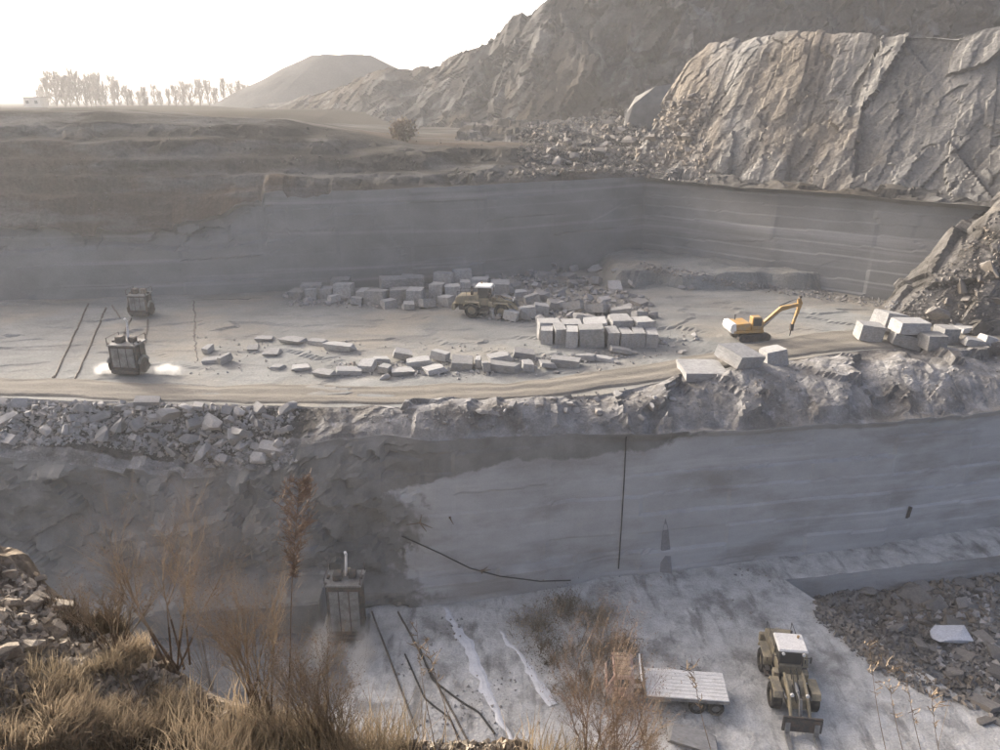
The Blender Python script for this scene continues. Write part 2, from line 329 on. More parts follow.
# ---- back quarry walls
nu = 420
b = poly([(x, y, ZU-.6) for x, y in BACK], nu); bx = b[:, 0]
tz = np.interp(bx, [-100, -58, -48, -36, -31, -22, -5, 20, 46, 66], [22.4, 22.4, 21.6, 22.2, 24.5, 25.6, 26.0, 25.8, 25.6, 25.2])+.3*fbm(V3(bx*.2, 0, 0), 4, 111)+np.where(bx < -20, .7*facet(V3(bx*.25, 0, 0), 112, .8)+.5*fbm(V3(bx*.6, 3, 0), 3, 114), 0)
tn = np.gradient(b[:, :2], axis=0); nn = np.stack([-tn[:, 1], tn[:, 0]], -1); nn /= np.linalg.norm(nn, axis=1, keepdims=True)   # pointing back
kk = np.ones(25)/25
for q in (0, 1): nn[:, q] = np.convolve(np.r_[np.full(12, nn[0, q]), nn[:, q], np.full(12, nn[-1, q])], kk, 'valid')
btop = b.copy(); btop[:, 2] = tz; btop[:, :2] += nn*.7
P, v = loft([b, btop], [60])
out = np.concatenate([-nn, np.zeros((nu, 1))], 1)[:, None, :]
x_ = P[..., 0]; z_ = P[..., 2]
lft = 1-ss(-34, -24, x_)
d = -.09*np.floor((z_-.02*x_)/1.35)*ss(16, 24, x_)+.03*fbm(P*V3(.15, .15, .7), 4, 113)+.08*facet(P*V3(.08, .08, .12), 115, .6)+.16*_h(np.floor((x_+200)/9.0), np.floor((z_-.02*x_)/1.35/2), x_*0, 6)
d = d-lft*1.0*ss(19.6, 19.9, z_+.4*np.sin(x_*.3))+lft*ss(19, 21, z_)*(.55*facet(P*V3(.3, .3, .5), 117, .9)+.5*fbm(P*.3, 3, 119))
ends = ss(0, .03, v)*(1-ss(.95, 1., v)); P = P+out*(d*ends)[..., None]
sheet('back_quarry_wall', P, 'back_face')
# ---- soil slope above the back wall, out to the plain
def yback(x): return np.interp(x, bx, btop[:, 1])
keep = bx < 21
r0 = btop[keep]; n0 = len(r0)
xs0 = r0[:, 0]
sc = 1.0
def row(dy, z, fan): return V3(xs0*fan, np.maximum(r0[:, 1]+dy, 0), z)
z1 = np.interp(xs0, [-100, -30, -20, 20], [25.4, 27.2, 27.0, 26.6]); z2 = np.interp(xs0, [-100, -40, -20, 0, 20], [30.6, 31.2, 29.6, 28.2, 27.6])
z3 = np.interp(xs0, [-100, -45, -25, -10, 20], [34.3, 34.6, 33.2, 30.0, 28.6]); z4 = np.interp(xs0, [-100, -45, -25, -10, 20], [34.2, 34.2, 32.0, 29.4, 29])
P, v = loft([r0, row(5, z1, 1.03), row(11, z2, 1.1), row(21, z3, 1.2), row(75, z4, 1.8), row(110, z4+.0, 2.2)], [14, 30, 40, 16, 10])
en = ss(0, .25, v)*(1-ss(4., 5., v)*.7)
d = 1.5*fbm(P*V3(.06, .06, .08), 5, 121)+.9*(.4-np.abs(fbm(P*V3(.2, .05, .1), 4, 123)))*(1-ss(2.3, 3., v))+.28*facet(P*V3(.3, .4, .4)+.6*fbm(P*.3, 3, 126)[..., None], 124, .9)*(1-ss(2.3, 3., v))+.5*fbm(P*.3, 4, 125)
P[..., 2] += d*en*np.where(v < 2.6, 1, .4)
P[..., 2] += .34*np.sin(P[..., 2]*3.1+3.*fbm(P*.1, 3, 127))*ss(.1, .5, v)*(1-ss(2.2, 2.9, v))
sheet('soil_slope', P, 'soil')
# ---- far plain to the horizon
X, Y = np.meshgrid(np.linspace(-1, 1, 80), np.linspace(0, 1, 60)**3, indexing='ij')
Yp = 128+Y*3000; Xp = X*(220+Yp*1.4); P = V3(Xp, Yp, 0)
berm = 2.4*np.exp(-((Yp-255)/9)**2)*ss(-148, -128, Xp)*(1-ss(-92, -84, Xp))
sheet('plain', V3(Xp, Yp, 33.2-7.5*ss(-62, -15, Xp-.12*(Yp-128))*(1-ss(230, 330, Yp))-2.5*(1-ss(128, 150, Yp))+.4*fbm(P*.02, 3, 131)+berm), 'plain')
# ---- far spoil heap with flat top
th = np.linspace(0, 2*math.pi, 90); rr = np.linspace(0, 1, 30)
hp = aty(332, 56, 340); TH, RR = np.meshgrid(th, rr, indexing='ij')
cx, cy = hp.x+4, 340.
rad = 12+RR*44+3*fbm(V3(np.cos(TH)*2, np.sin(TH)*2, RR), 3, 141)*ss(0, .3, RR)
P = V3(cx+np.cos(TH)*rad, cy+np.sin(TH)*rad*.8, hp.z-(hp.z-32.5)*RR**1.05+.5*fbm(V3(TH*3, RR*4, 0), 3, 143))
P = np.concatenate([V3(np.full((90, 1), cx), np.full((90, 1), cy), np.full((90, 1), hp.z+.3)), P], 1)
sheet('spoil_heap', P, 'heap')
# ---- mountain
def line(L, n): return poly([tuple(aty(x, y, Yd)) for x, y, Yd in L], n)
RG = [(215, 108, 330), (290, 102, 290), (350, 82, 262), (385, 69, 248), (412, 70, 245), (440, 63, 238), (468, 47, 228), (490, 44, 226), (505, 25, 220), (540, 2, 212), (600, -40, 208), (680, -90, 208), (800, -130, 212), (1000, -150, 215), (1300, -120, 220)]
FT_ = [112, 118, 132, 136, 138, 138, 138, 138, 138, 138, 136, 125, 118, 122, 130]
SB = [20, 30, 34, 34, 34, 32, 30, 28, 27, 26, 26, 30, 30, 30, 30]
ridge = line(RG, 520); rs_ = np.linalg.norm(np.diff(np.array([tuple(aty(*q))[:2] for q in RG]), axis=0), axis=1); rs_ = np.r_[0, np.cumsum(rs_)]
fp = np.array([tuple(aty(RG[q][0], FT_[q], RG[q][2]-SB[q])) for q in range(len(RG))])
sq = np.linspace(0, rs_[-1], 520); foot_ = np.stack([np.interp(sq, rs_, fp[:, q]) for q in range(3)], -1)
mid = foot_*.5+ridge*.5
low = foot_.copy(); low[:, 2] -= 6; low[:, 1] -= 9
back = ridge.copy(); back[:, 1] += 60; back[:, 2] -= 30
P, v = loft([low, foot_, mid, ridge, back], [8, 60, 60, 16])
n = normals(P); n = n*np.sign(n[..., 2:3]-n[..., 1:2])
hgt = np.clip((ridge[:, 2]-foot_[:, 2])/28, .12, 1)[:, None]
en = ss(.2, 1.3, v)*np.where(v > 2.6, .5, 1.)
Q = P@np.array(((.93, 0, .36), (0, 1, 0), (-.36, 0, .93)))          # the joints lean
Q = Q+(2.5*fbm(P*.08, 3, 150))[..., None]
d = 4.5*fbm(Q*V3(.03, .03, .014), 4, 151)+3.8*facet(Q*V3(.055, .055, .025), 153, .8)+2.3*facet(Q*V3(.14, .14, .06), 155, .85)+1.0*facet(Q*V3(.4, .4, .2), 156, .85)+1.6*(.4-np.abs(fbm(Q*V3(.12, .12, .03), 4, 158)))
P = P+n*(d*en*hgt)[..., None]
sheet('mountain', P, 'mountain')
# ---- rock bench and debris slope between the wall corner and the mountain
nu = 260; keepr = bx > -6; wb = btop[keepr]
wb = poly(wb, nu)
bn = np.stack([np.interp(wb[:, 0], bx, nn[:, q]) for q in (0, 1)], -1)
def off(dn, dy, z): return V3(wb[:, 0]+bn[:, 0]*dn, wb[:, 1]+bn[:, 1]*dn+dy, z)
f_ = (wb[:, 0]+6)/72
P, v = loft([wb, off(3.0, 0, wb[:, 2]+.5), off(6, 12, wb[:, 2]+2.2), off(6, 34, wb[:, 2]+4.5), off(6, 60, wb[:, 2]+6)], [10, 26, 26, 14])
d = 1.1*fbm(P*.1, 4, 161)+.8*facet(P*.22, 163, .9)+.35*facet(P*.6, 165, .9)
P[..., 2] += d*ss(0, .6, v)
sheet('debris_bench', P, 'mountain')
# ---- pale rock cliff on the right
cb = poly([(19.0, 116), (22.0, 113), (26, 107.5), (33.5, 99.5), (46, 88.5), (58, 80), (74, 68)], 300)
ctop = poly([tuple(aty(x, y, Yd)) for x, y, Yd in [(690, 64, 123), (704, 50, 120), (760, 41, 112), (830, 37, 104.5), (900, 35, 98), (960, 31, 94), (1010, 27, 91), (1300, 10, 76)]], 300)
ctop[:, 2] += .7*fbm(V3(ctop[:, 0]*.25, 0, 0), 4, 421)+.6*facet(V3(ctop[:, 0]*.3, 0, 0), 423, .8); cbase = V3(cb[:, 0], cb[:, 1], 24.6); cbk = ctop.copy(); cbk[:, 0] += 10; cbk[:, 1] += 24; cbk[:, 2] -= 1.5
cm = cbase*.55+ctop*.45; cm[:, 0] += .4; cm[:, 1] += .8
P, v = loft([cbase, cm, ctop, cbk], [62, 62, 16]); n = normals(P); n = n*np.sign(n[..., 2:3]-n[..., 1:2]+1e-9)
Q = P@np.array(((.94, 0, .34), (0, 1, 0), (-.34, 0, .94)))
ch = n[..., 1]*0+1
Q = Q+(.9*fbm(P*.2, 3, 170))[..., None]
d = 1.6*fbm(Q*V3(.09, .09, .03), 3, 171)+1.35*facet(Q*V3(.11, .11, .05), 173, .75)+.55*facet(Q*V3(.24, .24, .08), 175, .75)+.2*facet(Q*V3(.8, .8, .35), 177, .8)+.5*(.35-np.abs(fbm(Q*V3(.35, .35, .07), 4, 178)))+.12*fbm(P*1.2, 3, 179)
en = ss(0, .15, v)*np.where(v > 2, .4*(3-v)+.05, 1)*(1-.5*ss(1.8, 2.0, v))
P = P+n*(d*en)[..., None]
sheet('rock_cliff', P, 'cliff')

# ---- rocky spoil mound at the right edge of the upper floor
nu = 150
mc = (66.0, 79.0)
th = np.linspace(R(95), R(285), nu)
def ring(r, z): return V3(mc[0]+np.cos(th)*r*1.0, mc[1]+np.sin(th)*r*.42, z)
P, v = loft([ring(26, 13.0), ring(23.8, 15.0), ring(14.5, 27), ring(5, 36)], [12, 60, 30]); n = normals(P); n = n*np.sign(n[..., 2:3])
Qm = P@np.array(((.75, 0, .66), (0, 1, 0), (-.66, 0, .75)))
d = .5*fbm(P*.16, 4, 181)+.9*facet(Qm*V3(.3, .2, .12), 183, .8)+.35*facet(Qm*V3(.7, .5, .35), 185, .8)
P = P+n*(d*ss(0, .4, v))[..., None]
sheet('rock_mound', P, 'mound')

# ---- near spur where the photographer stands
cp = [(-60, 570, 8.5), (0, 549, 8.5), (28, 562, 8.4), (50, 585, 8.2), (80, 607, 8.0), (120, 632, 7.8), (150, 652, 7.6), (190, 676, 7.4), (230, 695, 7.2), (300, 741, 6.9), (350, 752, 6.7), (395, 745, 6.6), (525, 744, 6.5), (560, 775, 6.3), (700, 800, 6.0), (1000, 810, 5.8)]
rd = line(cp, 170); rd = np.concatenate([rd[:1]+np.array((-8, 1, 1.5)), rd])
inn = rd.copy(); inn[:, 0] *= .86; inn[:, 1] -= 2.2; inn[:, 2] += np.interp(rd[:, 0], [-7, -3, 1, 6], [.15, .1, .3, .4])
in0 = inn.copy(); in0[:, 1] = .9; in0[:, 0] *= .8; in0[:, 2] = 33.6
inb = in0.copy(); inb[:, 1] = -6; inb[:, 2] = 34.3
o1 = rd+np.array((0, .9, -1.6)); o2 = rd+np.array((0, 4, -12)); o3 = rd+np.array((0, 7, 0)); o3[:, 2] = -1
P, v = loft([inb, in0, inn, rd, o1, o2, o3], [4, 22, 26, 12, 20, 10]); 
d = .12*fbm(P*1.1, 4, 191)+.10*facet(P*1.7, 193, .9)+.05*facet(P*4.5, 195, .9)
lw = ss(-3.6, -5.2, P[..., 0])
P[..., 2] += d*(1+.8*lw)*np.where(v > 3.9, 0, 1)
sheet('near_spur', P, 'near_soil')

# ---------------------------------------------------------------- ground probe
allv = []; allf = []; off_ = 0
for V, q in TERR:
    allv.append(V); allf.append(q+off_); off_ += len(V)
BV = BVHTree.FromPolygons([tuple(v) for v in np.concatenate(allv)], np.concatenate(allf).tolist())
def hit(px, py):
    """the ground point seen at a pixel of the photograph, its depth along the view axis and the ground normal"""
    d = ray(px, py).normalized(); h = BV.ray_cast(Vector((0, 0, CAMH)), d)
    if h[0] is None: return None
    p = h[0]; dep = p.y*math.cos(TILT)+(CAMH-p.z)*math.sin(TILT)
    n = h[1] if h[1].z > 0 else -h[1]
    return p, dep, n
def down(x, y, z0=80):
    h = BV.ray_cast(Vector((x, y, z0)), Vector((0, 0, -1))); return h[0].z if h[0] else 0.

# ---- the dusty air over the whole place
def build_haze():
    bm = bmesh.new(); bmesh.ops.create_cube(bm, size=1)
    for v in bm.verts: v.co = Vector((v.co.x*9600, 1550+v.co.y*3400, 44+v.co.z*100))
    me = bpy.data.meshes.new('haze'); bm.to_mesh(me); bm.free()
    m = bpy.data.materials.new('haze'); m.use_nodes = True; N = m.node_tree.nodes; N.clear()
    o = N.new('ShaderNodeOutputMaterial'); pv = N.new('ShaderNodeVolumePrincipled')
    pv.inputs['Color'].default_value = (.93, .95, .96, 1); pv.inputs['Density'].default_value = HAZE; pv.inputs['Anisotropy'].default_value = .3
    m.node_tree.links.new(pv.outputs[0], o.inputs['Volume']); me.materials.append(m)
    tag(link(bpy.data.objects.new('haze', me)), kind='stuff')
HAZE = .00045
build_haze()



# ================================================================ STONES
def hull(name, pts, m):
    bm = bmesh.new()
    for p in pts: bm.verts.new(p)
    r = bmesh.ops.convex_hull(bm, input=bm.verts)
    bmesh.ops.delete(bm, geom=[g for g in r['geom_interior'] if isinstance(g, bmesh.types.BMVert)], context='VERTS')
    me = bpy.data.meshes.new(name); bm.normal_update(); bm.to_mesh(me); bm.free(); me.materials.append(MATS[m]); return me
def rock_pts(rs):
    out = []
    for k in range(22):
        v = Vector((rs.gauss(0, 1), rs.gauss(0, 1), rs.gauss(0, 1))).normalized()
        v = Vector((max(-.72, min(.72, v.x)), max(-.66, min(.66, v.y)), max(-.6, min(.6, v.z))))
        out.append(v*.72*rs.uniform(.86, 1.08))
    return out
def block_pts(rs, j=.05, chip=.16):
    out = []
    for sx in (-1, 1):
        for sy in (-1, 1):
            for sz in (-1, 1):
                c = Vector((sx*(.5-rs.uniform(0, j)), sy*(.5-rs.uniform(0, j)), sz*(.5-rs.uniform(0, j*.6))))
                k = rs.uniform(.02, chip) if rs.random() < .5 else .025
                for ax in range(3):
                    q = c.copy(); q[ax] -= math.copysign(k*rs.uniform(.6, 1.2), c[ax]); out.append(q)
    return out
ORD = ['first', 'second', 'third', 'fourth', 'fifth', 'sixth', 'seventh', 'eighth', 'ninth', 'tenth', 'eleventh', 'twelfth', 'thirteenth', 'fourteenth', 'fifteenth', 'sixteenth', 'seventeenth', 'eighteenth', 'nineteenth', 'twentieth', 'twenty-first', 'twenty-second', 'twenty-third', 'twenty-fourth', 'twenty-fifth', 'twenty-sixth']
CNT = ['', 'one', 'two', 'three', 'four', 'five', 'six', 'seven', 'eight', 'nine', 'ten']
rs = random.Random(5)
ROCKV = {}
for mn in ('granite_rubble', 'rock_brown', 'near_rock', 'rock_white'):
    ROCKV[mn] = [hull('rock', rock_pts(rs), mn) for _ in range(12)]
SLABV = {mn: [hull('rock_slab', block_pts(rs, .22, .3), mn) for _ in range(10)] for mn in ('granite_rubble', 'rock_brown', 'granite_cut', 'near_rock')}
BLOCKV = [hull('granite_block', block_pts(rs, .07, .2), 'granite_cut') for _ in range(14)]
def put(name, me, loc, size, rot, label, cat, group=None):
    o = bpy.data.objects.new(name, me); link(o); o.location = loc; o.scale = size; o.rotation_euler = rot
    return tag(o, label, cat, group)
def rubble(n, region, size, label, group, mn='granite_rubble', flat=.7, slabs=.4, seed=0, sizefn=None, maxdep=1e9, mindep=0, name='rock', cat='rock'):
    """rocks lying on the ground inside a polygon of the photograph"""
    r = random.Random(seed); k = 0; tries = 0; xs_ = [p[0] for p in region]; ys_ = [p[1] for p in region]; used = []; made = []
    def inside(x, y):
        c = False; j = len(region)-1
        for i in range(len(region)):
            (xi, yi), (xj, yj) = region[i], region[j]
            if (yi > y) != (yj > y) and x < (xj-xi)*(y-yi)/(yj-yi)+xi: c = not c
            j = i
        return c
    while k < n and tries < n*40:
        tries += 1; x = r.uniform(min(xs_), max(xs_)); y = r.uniform(min(ys_), max(ys_))
        if not inside(x, y): continue
        spx = sizefn(x, y, r) if sizefn else size[0]+(size[1]-size[0])*r.random()**2
        if any((x-a)**2+((y-b)*1.5)**2 < (.42*(spx+c))**2 for a, b, c in used): continue
        h = hit(x, y)
        if not h or h[1] > maxdep or h[1] < mindep: continue
        p, dep, nrm = h; sz = spx*dep/F
        sl_ = r.random() < slabs and mn in SLABV
        me = r.choice(SLABV[mn] if sl_ else ROCKV[mn]); fl = flat*r.uniform(.7, 1.15)*(.55 if sl_ else 1)
        q = nrm.to_track_quat('Z', 'Y').to_euler()
        rot = (q.x*.8+r.gauss(0, .22), q.y*.8+r.gauss(0, .22), r.uniform(0, 6.28))
        o = put(name, me, p+nrm*sz*fl*.3, (sz*r.uniform(.85, 1.2), sz*r.uniform(.6, .9), sz*fl), rot, label, cat, group)
        used.append((x, y, spx)); k += 1; made.append((x, sz, o))
    big = sorted(sorted(made, key=lambda q: -q[1])[:min(10, len(made)//2)], key=lambda q: q[0])
    for i, (x, sz, o) in enumerate(big): o['label'] = ORD[i]+' from left, larger '+label
    for x, sz, o in made:
        if 'from left, larger' not in o['label']: o['label'] = 'smaller '+label if not label.startswith('small') else label
def gravel(name, n, region, spx, m, seed, label=None, patch=0):
    """the loose chips nobody could count: one mesh"""
    r = random.Random(seed); xs_ = [p[0] for p in region]; ys_ = [p[1] for p in region]; V = []; Fc = []
    base = [(.5, 0, 0), (-.1, .5, 0), (-.45, -.35, 0), (.05, -.1, .45), (0, .05, -.3)]
    fs = [(0, 1, 3), (1, 2, 3), (2, 0, 3), (1, 0, 4), (2, 1, 4), (0, 2, 4)]
    for _ in range(n):
        t = r.random(); i = r.randrange(len(region)-1); a = region[i]; b = region[i+1]
        x = a[0]+(b[0]-a[0])*t+r.gauss(0, 4); y = a[1]+(b[1]-a[1])*t+(r.random()*(a[2]+(b[2]-a[2])*t))
        h = hit(x, y)
        if not h: continue
        p, dep, nr = h
        if patch and float(fbm(np.array((p.x*.25, p.y*.25, seed*1.)), 3, 301)) < patch-.5: continue
        sz = spx*(.4+1.6*r.random()**3)*dep/F; M = Euler((r.uniform(-.6, .6), r.uniform(-.6, .6), r.uniform(0, 6.3))).to_matrix()
        o = len(V)
        for q in base: V.append(p+M@(Vector(q)*sz)+Vector((0, 0, sz*.15)))
        Fc += [tuple(o+k for k in f) for f in fs]
    o = bpy.data.objects.new(name, mesh_np(name, V, Fc, m)); link(o); tag(o, label, None, None, 'stuff'); return o

# rubble band under the haul road, left
def sz_left(x, y, r):
    big = math.exp(-((x-150)/40)**2-((y-405)/12)**2)*9+math.exp(-((x-235)/34)**2-((y-440)/20)**2)*14
    return 9+13*r.random()**2+big*r.random()
rubble(74, [(0, 402), (60, 402), (300, 408), (285, 440), (275, 472), (215, 470), (150, 445), (90, 432), (0, 445)], None, 'grey rock in the rubble band under the left haul road', 'broken rocks below the left haul road', 'granite_rubble', .6, .6, 1, sz_left)
gravel('rubble_chips', 3000, [(0, 402, 46), (90, 404, 40), (200, 405, 60), (290, 408, 60)], 4.4, 'granite_rubble', 3)
for (x, y, w_, h_, rz, tilt, lab) in [(146, 406, 27, 14, .3, .25, 'flat pale slab just under the road edge, left of the rubble band'), (238, 440, 26, 20, .5, .5, 'large pale slab leaning in the middle of the left rubble'), (272, 455, 34, 22, -.2, .3, 'large squared rock at the right end of the left rubble'), (208, 455, 26, 18, .1, .2, 'big squared rock below the leaning slab in the left rubble')]:
    h = hit(x, y); p, dep, nr = h; k = dep/F
    put('rock_slab', SLABV['granite_rubble'][int(x) % 10], p+Vector((0, .3, .15)), (w_*k, 1.1, h_*k*.75), (tilt, .1, rz), lab, 'rock slab')
# chips and rocks along the road rim, middle
rubble(18, [(430, 412), (560, 398), (690, 382), (700, 400), (660, 420), (560, 412), (440, 424)], (7, 14), 'rock scattered along the rim below the middle of the road', 'small rocks along the middle road rim', 'granite_rubble', .6, .5, 5)
gravel('rim_chips', 900, [(290, 408, 14), (420, 410, 14), (560, 398, 16), (690, 380, 30), (800, 368, 40), (1000, 352, 40)], 2.2, 'granite_rubble', 9)
# fallen rock in the lower pit
rubble(40, [(835, 588), (1000, 566), (1000, 735), (975, 715), (900, 640)], (7, 34), 'dark wet rock lying in the sunken pit', 'broken rocks in the sunken pit', 'rock_brown', .5, .5, 6)
rubble(10, [(880, 600), (935, 600), (950, 625), (890, 622)], (7, 13), 'pale rock behind the white boulder in the pit', 'pale rocks in the sunken pit', 'granite_rubble', .7, .3, 8)
gravel('pit_chips', 4200, [(820, 588, 30), (860, 585, 70), (910, 580, 110), (1000, 566, 150)], 5.0, 'rock_brown', 12)
gravel('pit_chips', 700, [(860, 590, 60), (930, 600, 80), (1000, 575, 150)], 5.5, 'granite_rubble', 14, None, .55)
h = hit(948, 640); p, dep, nr = h; k = dep/F
put('boulder', ROCKV['rock_white'][2], p+Vector((0, 0, .35)), (44*k, 1.6, 1.3), (.1, .05, .2), 'whitish boulder, the largest and palest in the sunken pit', 'boulder')
# debris at the mountain foot
rubble(28, [(530, 150), (600, 128), (640, 118), (700, 90), (705, 160), (640, 178), (560, 172)], (8, 17), 'rock on the debris slope left of the cliff', 'rocks on the debris slope below the mountain', 'rock_brown', .75, .3, 13)
gravel('debris_chips', 2600, [(520, 128, 50), (600, 112, 60), (660, 100, 80), (710, 95, 90)], 3.4, 'rock_brown', 15)
h = hit(648, 128); p, dep, nr = h; k = dep/F
put('boulder', hull('boulder', [(-.5, -.3, -.5), (.5, -.3, -.5), (-.42, .4, -.5), (.5, .4, -.5), (-.34, -.28, .1), (.1, -.2, .46), (.44, -.12, .5), (.5, .3, .42), (-.2, .35, .25), (.5, -.3, .1), (-.46, -.1, -.1)], 'cliff'),
    (p.x, p.y+1.5, p.z+18*k), (52*k, 4.5, 46*k), (0, 0, .2), 'huge pale wedge-shaped boulder on the debris slope beside the cliff', 'boulder')
gravel('slope_stones', 700, [(0, 120, 110), (120, 125, 100), (260, 120, 70), (400, 140, 40), (520, 140, 40)], 2.0, 'mound', 61, None, .55)
# ---- cut blocks
rb = random.Random(21)
def block(px, py, wpx, hpx, depth, lab, group, rz=0., tilt=0., roll=0., dz=0., mesh=None, name='granite_block', cat='block', sink=.04):
    """front foot of the block at the pixel"""
    h = hit(px, py); p, dep, nr = h; k = dep/F; w_ = wpx*k; hh = hpx*k*.86
    g = down(p.x, p.y+depth/2, p.z+1.5)
    lift = abs(math.sin(tilt))*depth*.5+abs(math.sin(roll))*w_*.5
    o = put(name, mesh or rb.choice(BLOCKV), (p.x, p.y+depth*.5, min(g, p.z)+hh*.5-sink*hh+dz+lift*.6), (w_, depth, hh), (tilt, roll, rz), lab, cat, group); return o
# big stack in the middle of the floor: front row with a second course behind
x = 541
for i, w_ in enumerate([13, 12, 13, 27, 13, 14, 13, 13]):
    block(x+w_/2, 349-(.35*abs(i-4))+(-3 if i < 2 else 0), w_-.6, [19, 20, 21, 24, 21, 19, 19, 18][i], 2.2, ORD[i]+' cut block from the left in the front row of the large stack mid floor', 'blocks in the large stack', rz=rb.uniform(-.12, .12), tilt=rb.uniform(-.05, .05), roll=rb.uniform(-.04, .04)); x += w_
x = 537
for i, w_ in enumerate([24, 22, 26, 24, 20]):
    block(x+w_/2, 340, w_-1, [21, 19, 20, 20, 19][i], 2.4, ORD[i]+' block from the left in the back row of the large stack mid floor', 'blocks in the large stack', rz=rb.uniform(-.14, .14), tilt=rb.uniform(-.07, .07), roll=rb.uniform(-.05, .05), dz=rb.uniform(-.1, .5)); x += w_
# row of blocks before the back wall
spec = [(296, 300, 14, 10), (311, 300, 11, 13), (326, 299, 12, 12), (343, 299, 20, 17), (362, 301, 9, 12), (376, 305, 22, 16), (399, 304, 20, 17), (415, 306, 17, 19), (437, 303, 14, 22), (452, 303, 17, 20), (465, 302, 11, 24), (476, 300, 11, 16)]
for i, (x, y, w_, h_) in enumerate(spec):
    block(x, y, w_, h_, 2.0, ORD[i]+' block from the left in the row before the back wall', 'blocks before the back wall', rz=rb.uniform(-.3, .3), tilt=rb.uniform(-.06, .06))
spec = [(310, 293, 22, 9), (340, 288, 20, 10), (392, 288, 26, 11), (412, 286, 24, 10), (444, 284, 20, 12), (462, 280, 20, 11), (480, 288, 18, 10), (500, 290, 20, 8)]
for i, (x, y, w_, h_) in enumerate(spec):
    block(x, y+6, w_, h_+7, 2.2, ORD[i]+' block from the left standing behind the row at the back wall', 'blocks behind the back row', rz=rb.uniform(-.3, .3), tilt=rb.uniform(-.1, .1), roll=rb.uniform(-.06, .06))
# blocks tipped between the loader and the stack
spec = [(497, 319, 16, 12), (512, 322, 15, 11), (526, 320, 18, 14), (541, 316, 16, 12), (508, 309, 14, 10), (532, 306, 16, 11), (556, 312, 18, 10), (574, 314, 20, 11), (598, 316, 20, 10), (622, 318, 22, 10), (640, 322, 14, 10)]
for i, (x, y, w_, h_) in enumerate(sorted(spec)):
    block(x, y, w_, h_, rb.uniform(1.1, 1.8), ORD[i]+' tipped block from the left between the far loader and large stack', 'tipped blocks', rz=rb.uniform(-.6, .6), tilt=rb.uniform(-.3, .3), roll=rb.uniform(-.3, .3))
# tumbled row along the far side of the road
spec = [(348, 376, 26, 6), (366, 373, 16, 9), (384, 376, 14, 9), (400, 377, 30, 6), (381, 366, 18, 8), (402, 362, 24, 10), (419, 369, 26, 9), (434, 375, 24, 7), (440, 362, 18, 10), (462, 371, 23, 10), (478, 370, 7, 13), (486, 374, 8, 13), (505, 374, 38, 10), (500, 364, 26, 9), (524, 360, 22, 8), (528, 373, 12, 11), (548, 370, 18, 6), (566, 368, 30, 9), (585, 362, 24, 7), (602, 362, 34, 5), (622, 356, 22, 5)]
for i, (x, y, w_, h_) in enumerate(sorted(spec)):
    block(x, y, w_, h_, rb.uniform(1.0, 1.9), ORD[i]+' stone from the left in the tumbled row beside the haul road', 'tumbled blocks beside the road', rz=rb.uniform(-.5, .5), tilt=rb.uniform(-.15, .15), roll=rb.uniform(-.18, .18), mesh=rb.choice(SLABV['granite_cut']+BLOCKV[:5]))
# loose blocks between the back row and the far loader
spec = [(300, 296, 12, 8), (333, 304, 13, 9), (356, 306, 12, 8), (388, 309, 15, 10), (408, 311, 14, 9), (427, 309, 16, 10), (446, 307, 14, 12), (488, 297, 18, 12), (506, 296, 16, 11), (520, 301, 14, 12)]
for i, (x, y, w_, h_) in enumerate(spec):
    block(x, y, w_, h_, rb.uniform(1., 1.7), ORD[i]+' loose block from the left, in front of the back row', 'loose blocks by the back row', rz=rb.uniform(-.7, .7), tilt=rb.uniform(-.2, .2), roll=rb.uniform(-.25, .25), mesh=rb.choice(SLABV['granite_cut']+BLOCKV))
# flat slabs lying on the open floor
spec = [(212, 364, 26, 5), (262, 342, 22, 4), (290, 345, 30, 5), (337, 352, 38, 9), (318, 346, 22, 6), (300, 372, 20, 5), (322, 378, 26, 6), (276, 371, 14, 4), (205, 355, 9, 8), (222, 366, 6, 10), (250, 352, 14, 3), (270, 357, 18, 4)]
for i, (x, y, w_, h_) in enumerate(sorted(spec)):
    block(x, y, w_, h_, rb.uniform(1.2, 2.2), ORD[i]+' low slab from the left on the open left part of the upper floor', 'low slabs on the open floor', rz=rb.uniform(-.4, .4), tilt=rb.uniform(-.06, .06), mesh=rb.choice(SLABV['granite_cut']), name='rock_slab', cat='rock slab')
# tumbled pile behind the stack
def sz_pile(x, y, r): return (10 if 490 < x < 560 and y > 285 else 9)+14*r.random()**1.5
rubble(48, [(492, 322), (500, 300), (532, 272), (570, 268), (620, 285), (655, 318), (640, 330), (600, 322), (540, 325)], None, 'broken block in the tumbled pile behind the stack', 'broken blocks in the tumbled pile', 'granite_rubble', .8, .75, 23, sz_pile)
rubble(10, [(535, 262), (600, 262), (740, 276), (740, 292), (640, 292), (560, 290)], (7, 15), 'rock on the raised bench in the far corner', 'rocks on the far corner bench', 'granite_rubble', .5, .7, 24)
rubble(8, [(640, 345), (700, 335), (700, 352), (660, 358)], (4, 8), 'rock between the stack and the excavator', 'small rocks near the excavator', 'granite_rubble', .5, .5, 26)
gravel('floor_chips', 700, [(195, 335, 40), (350, 340, 40), (480, 345, 34), (600, 345, 28), (690, 330, 20)], 1.8, 'granite_rubble', 27)
gravel('pile_chips', 1500, [(470, 280, 40), (560, 270, 55), (650, 300, 35)], 4.2, 'granite_rubble', 28)
gravel('row_chips', 700, [(285, 292, 14), (400, 296, 14), (480, 292, 14)], 3.5, 'granite_rubble', 35)
gravel('row_chips', 700, [(340, 362, 16), (480, 362, 14), (620, 350, 10)], 3.2, 'granite_rubble', 36)
gravel('wall_foot_chips', 900, [(640, 262, 8), (760, 284, 8), (900, 302, 8)], 2.2, 'granite_rubble', 29)
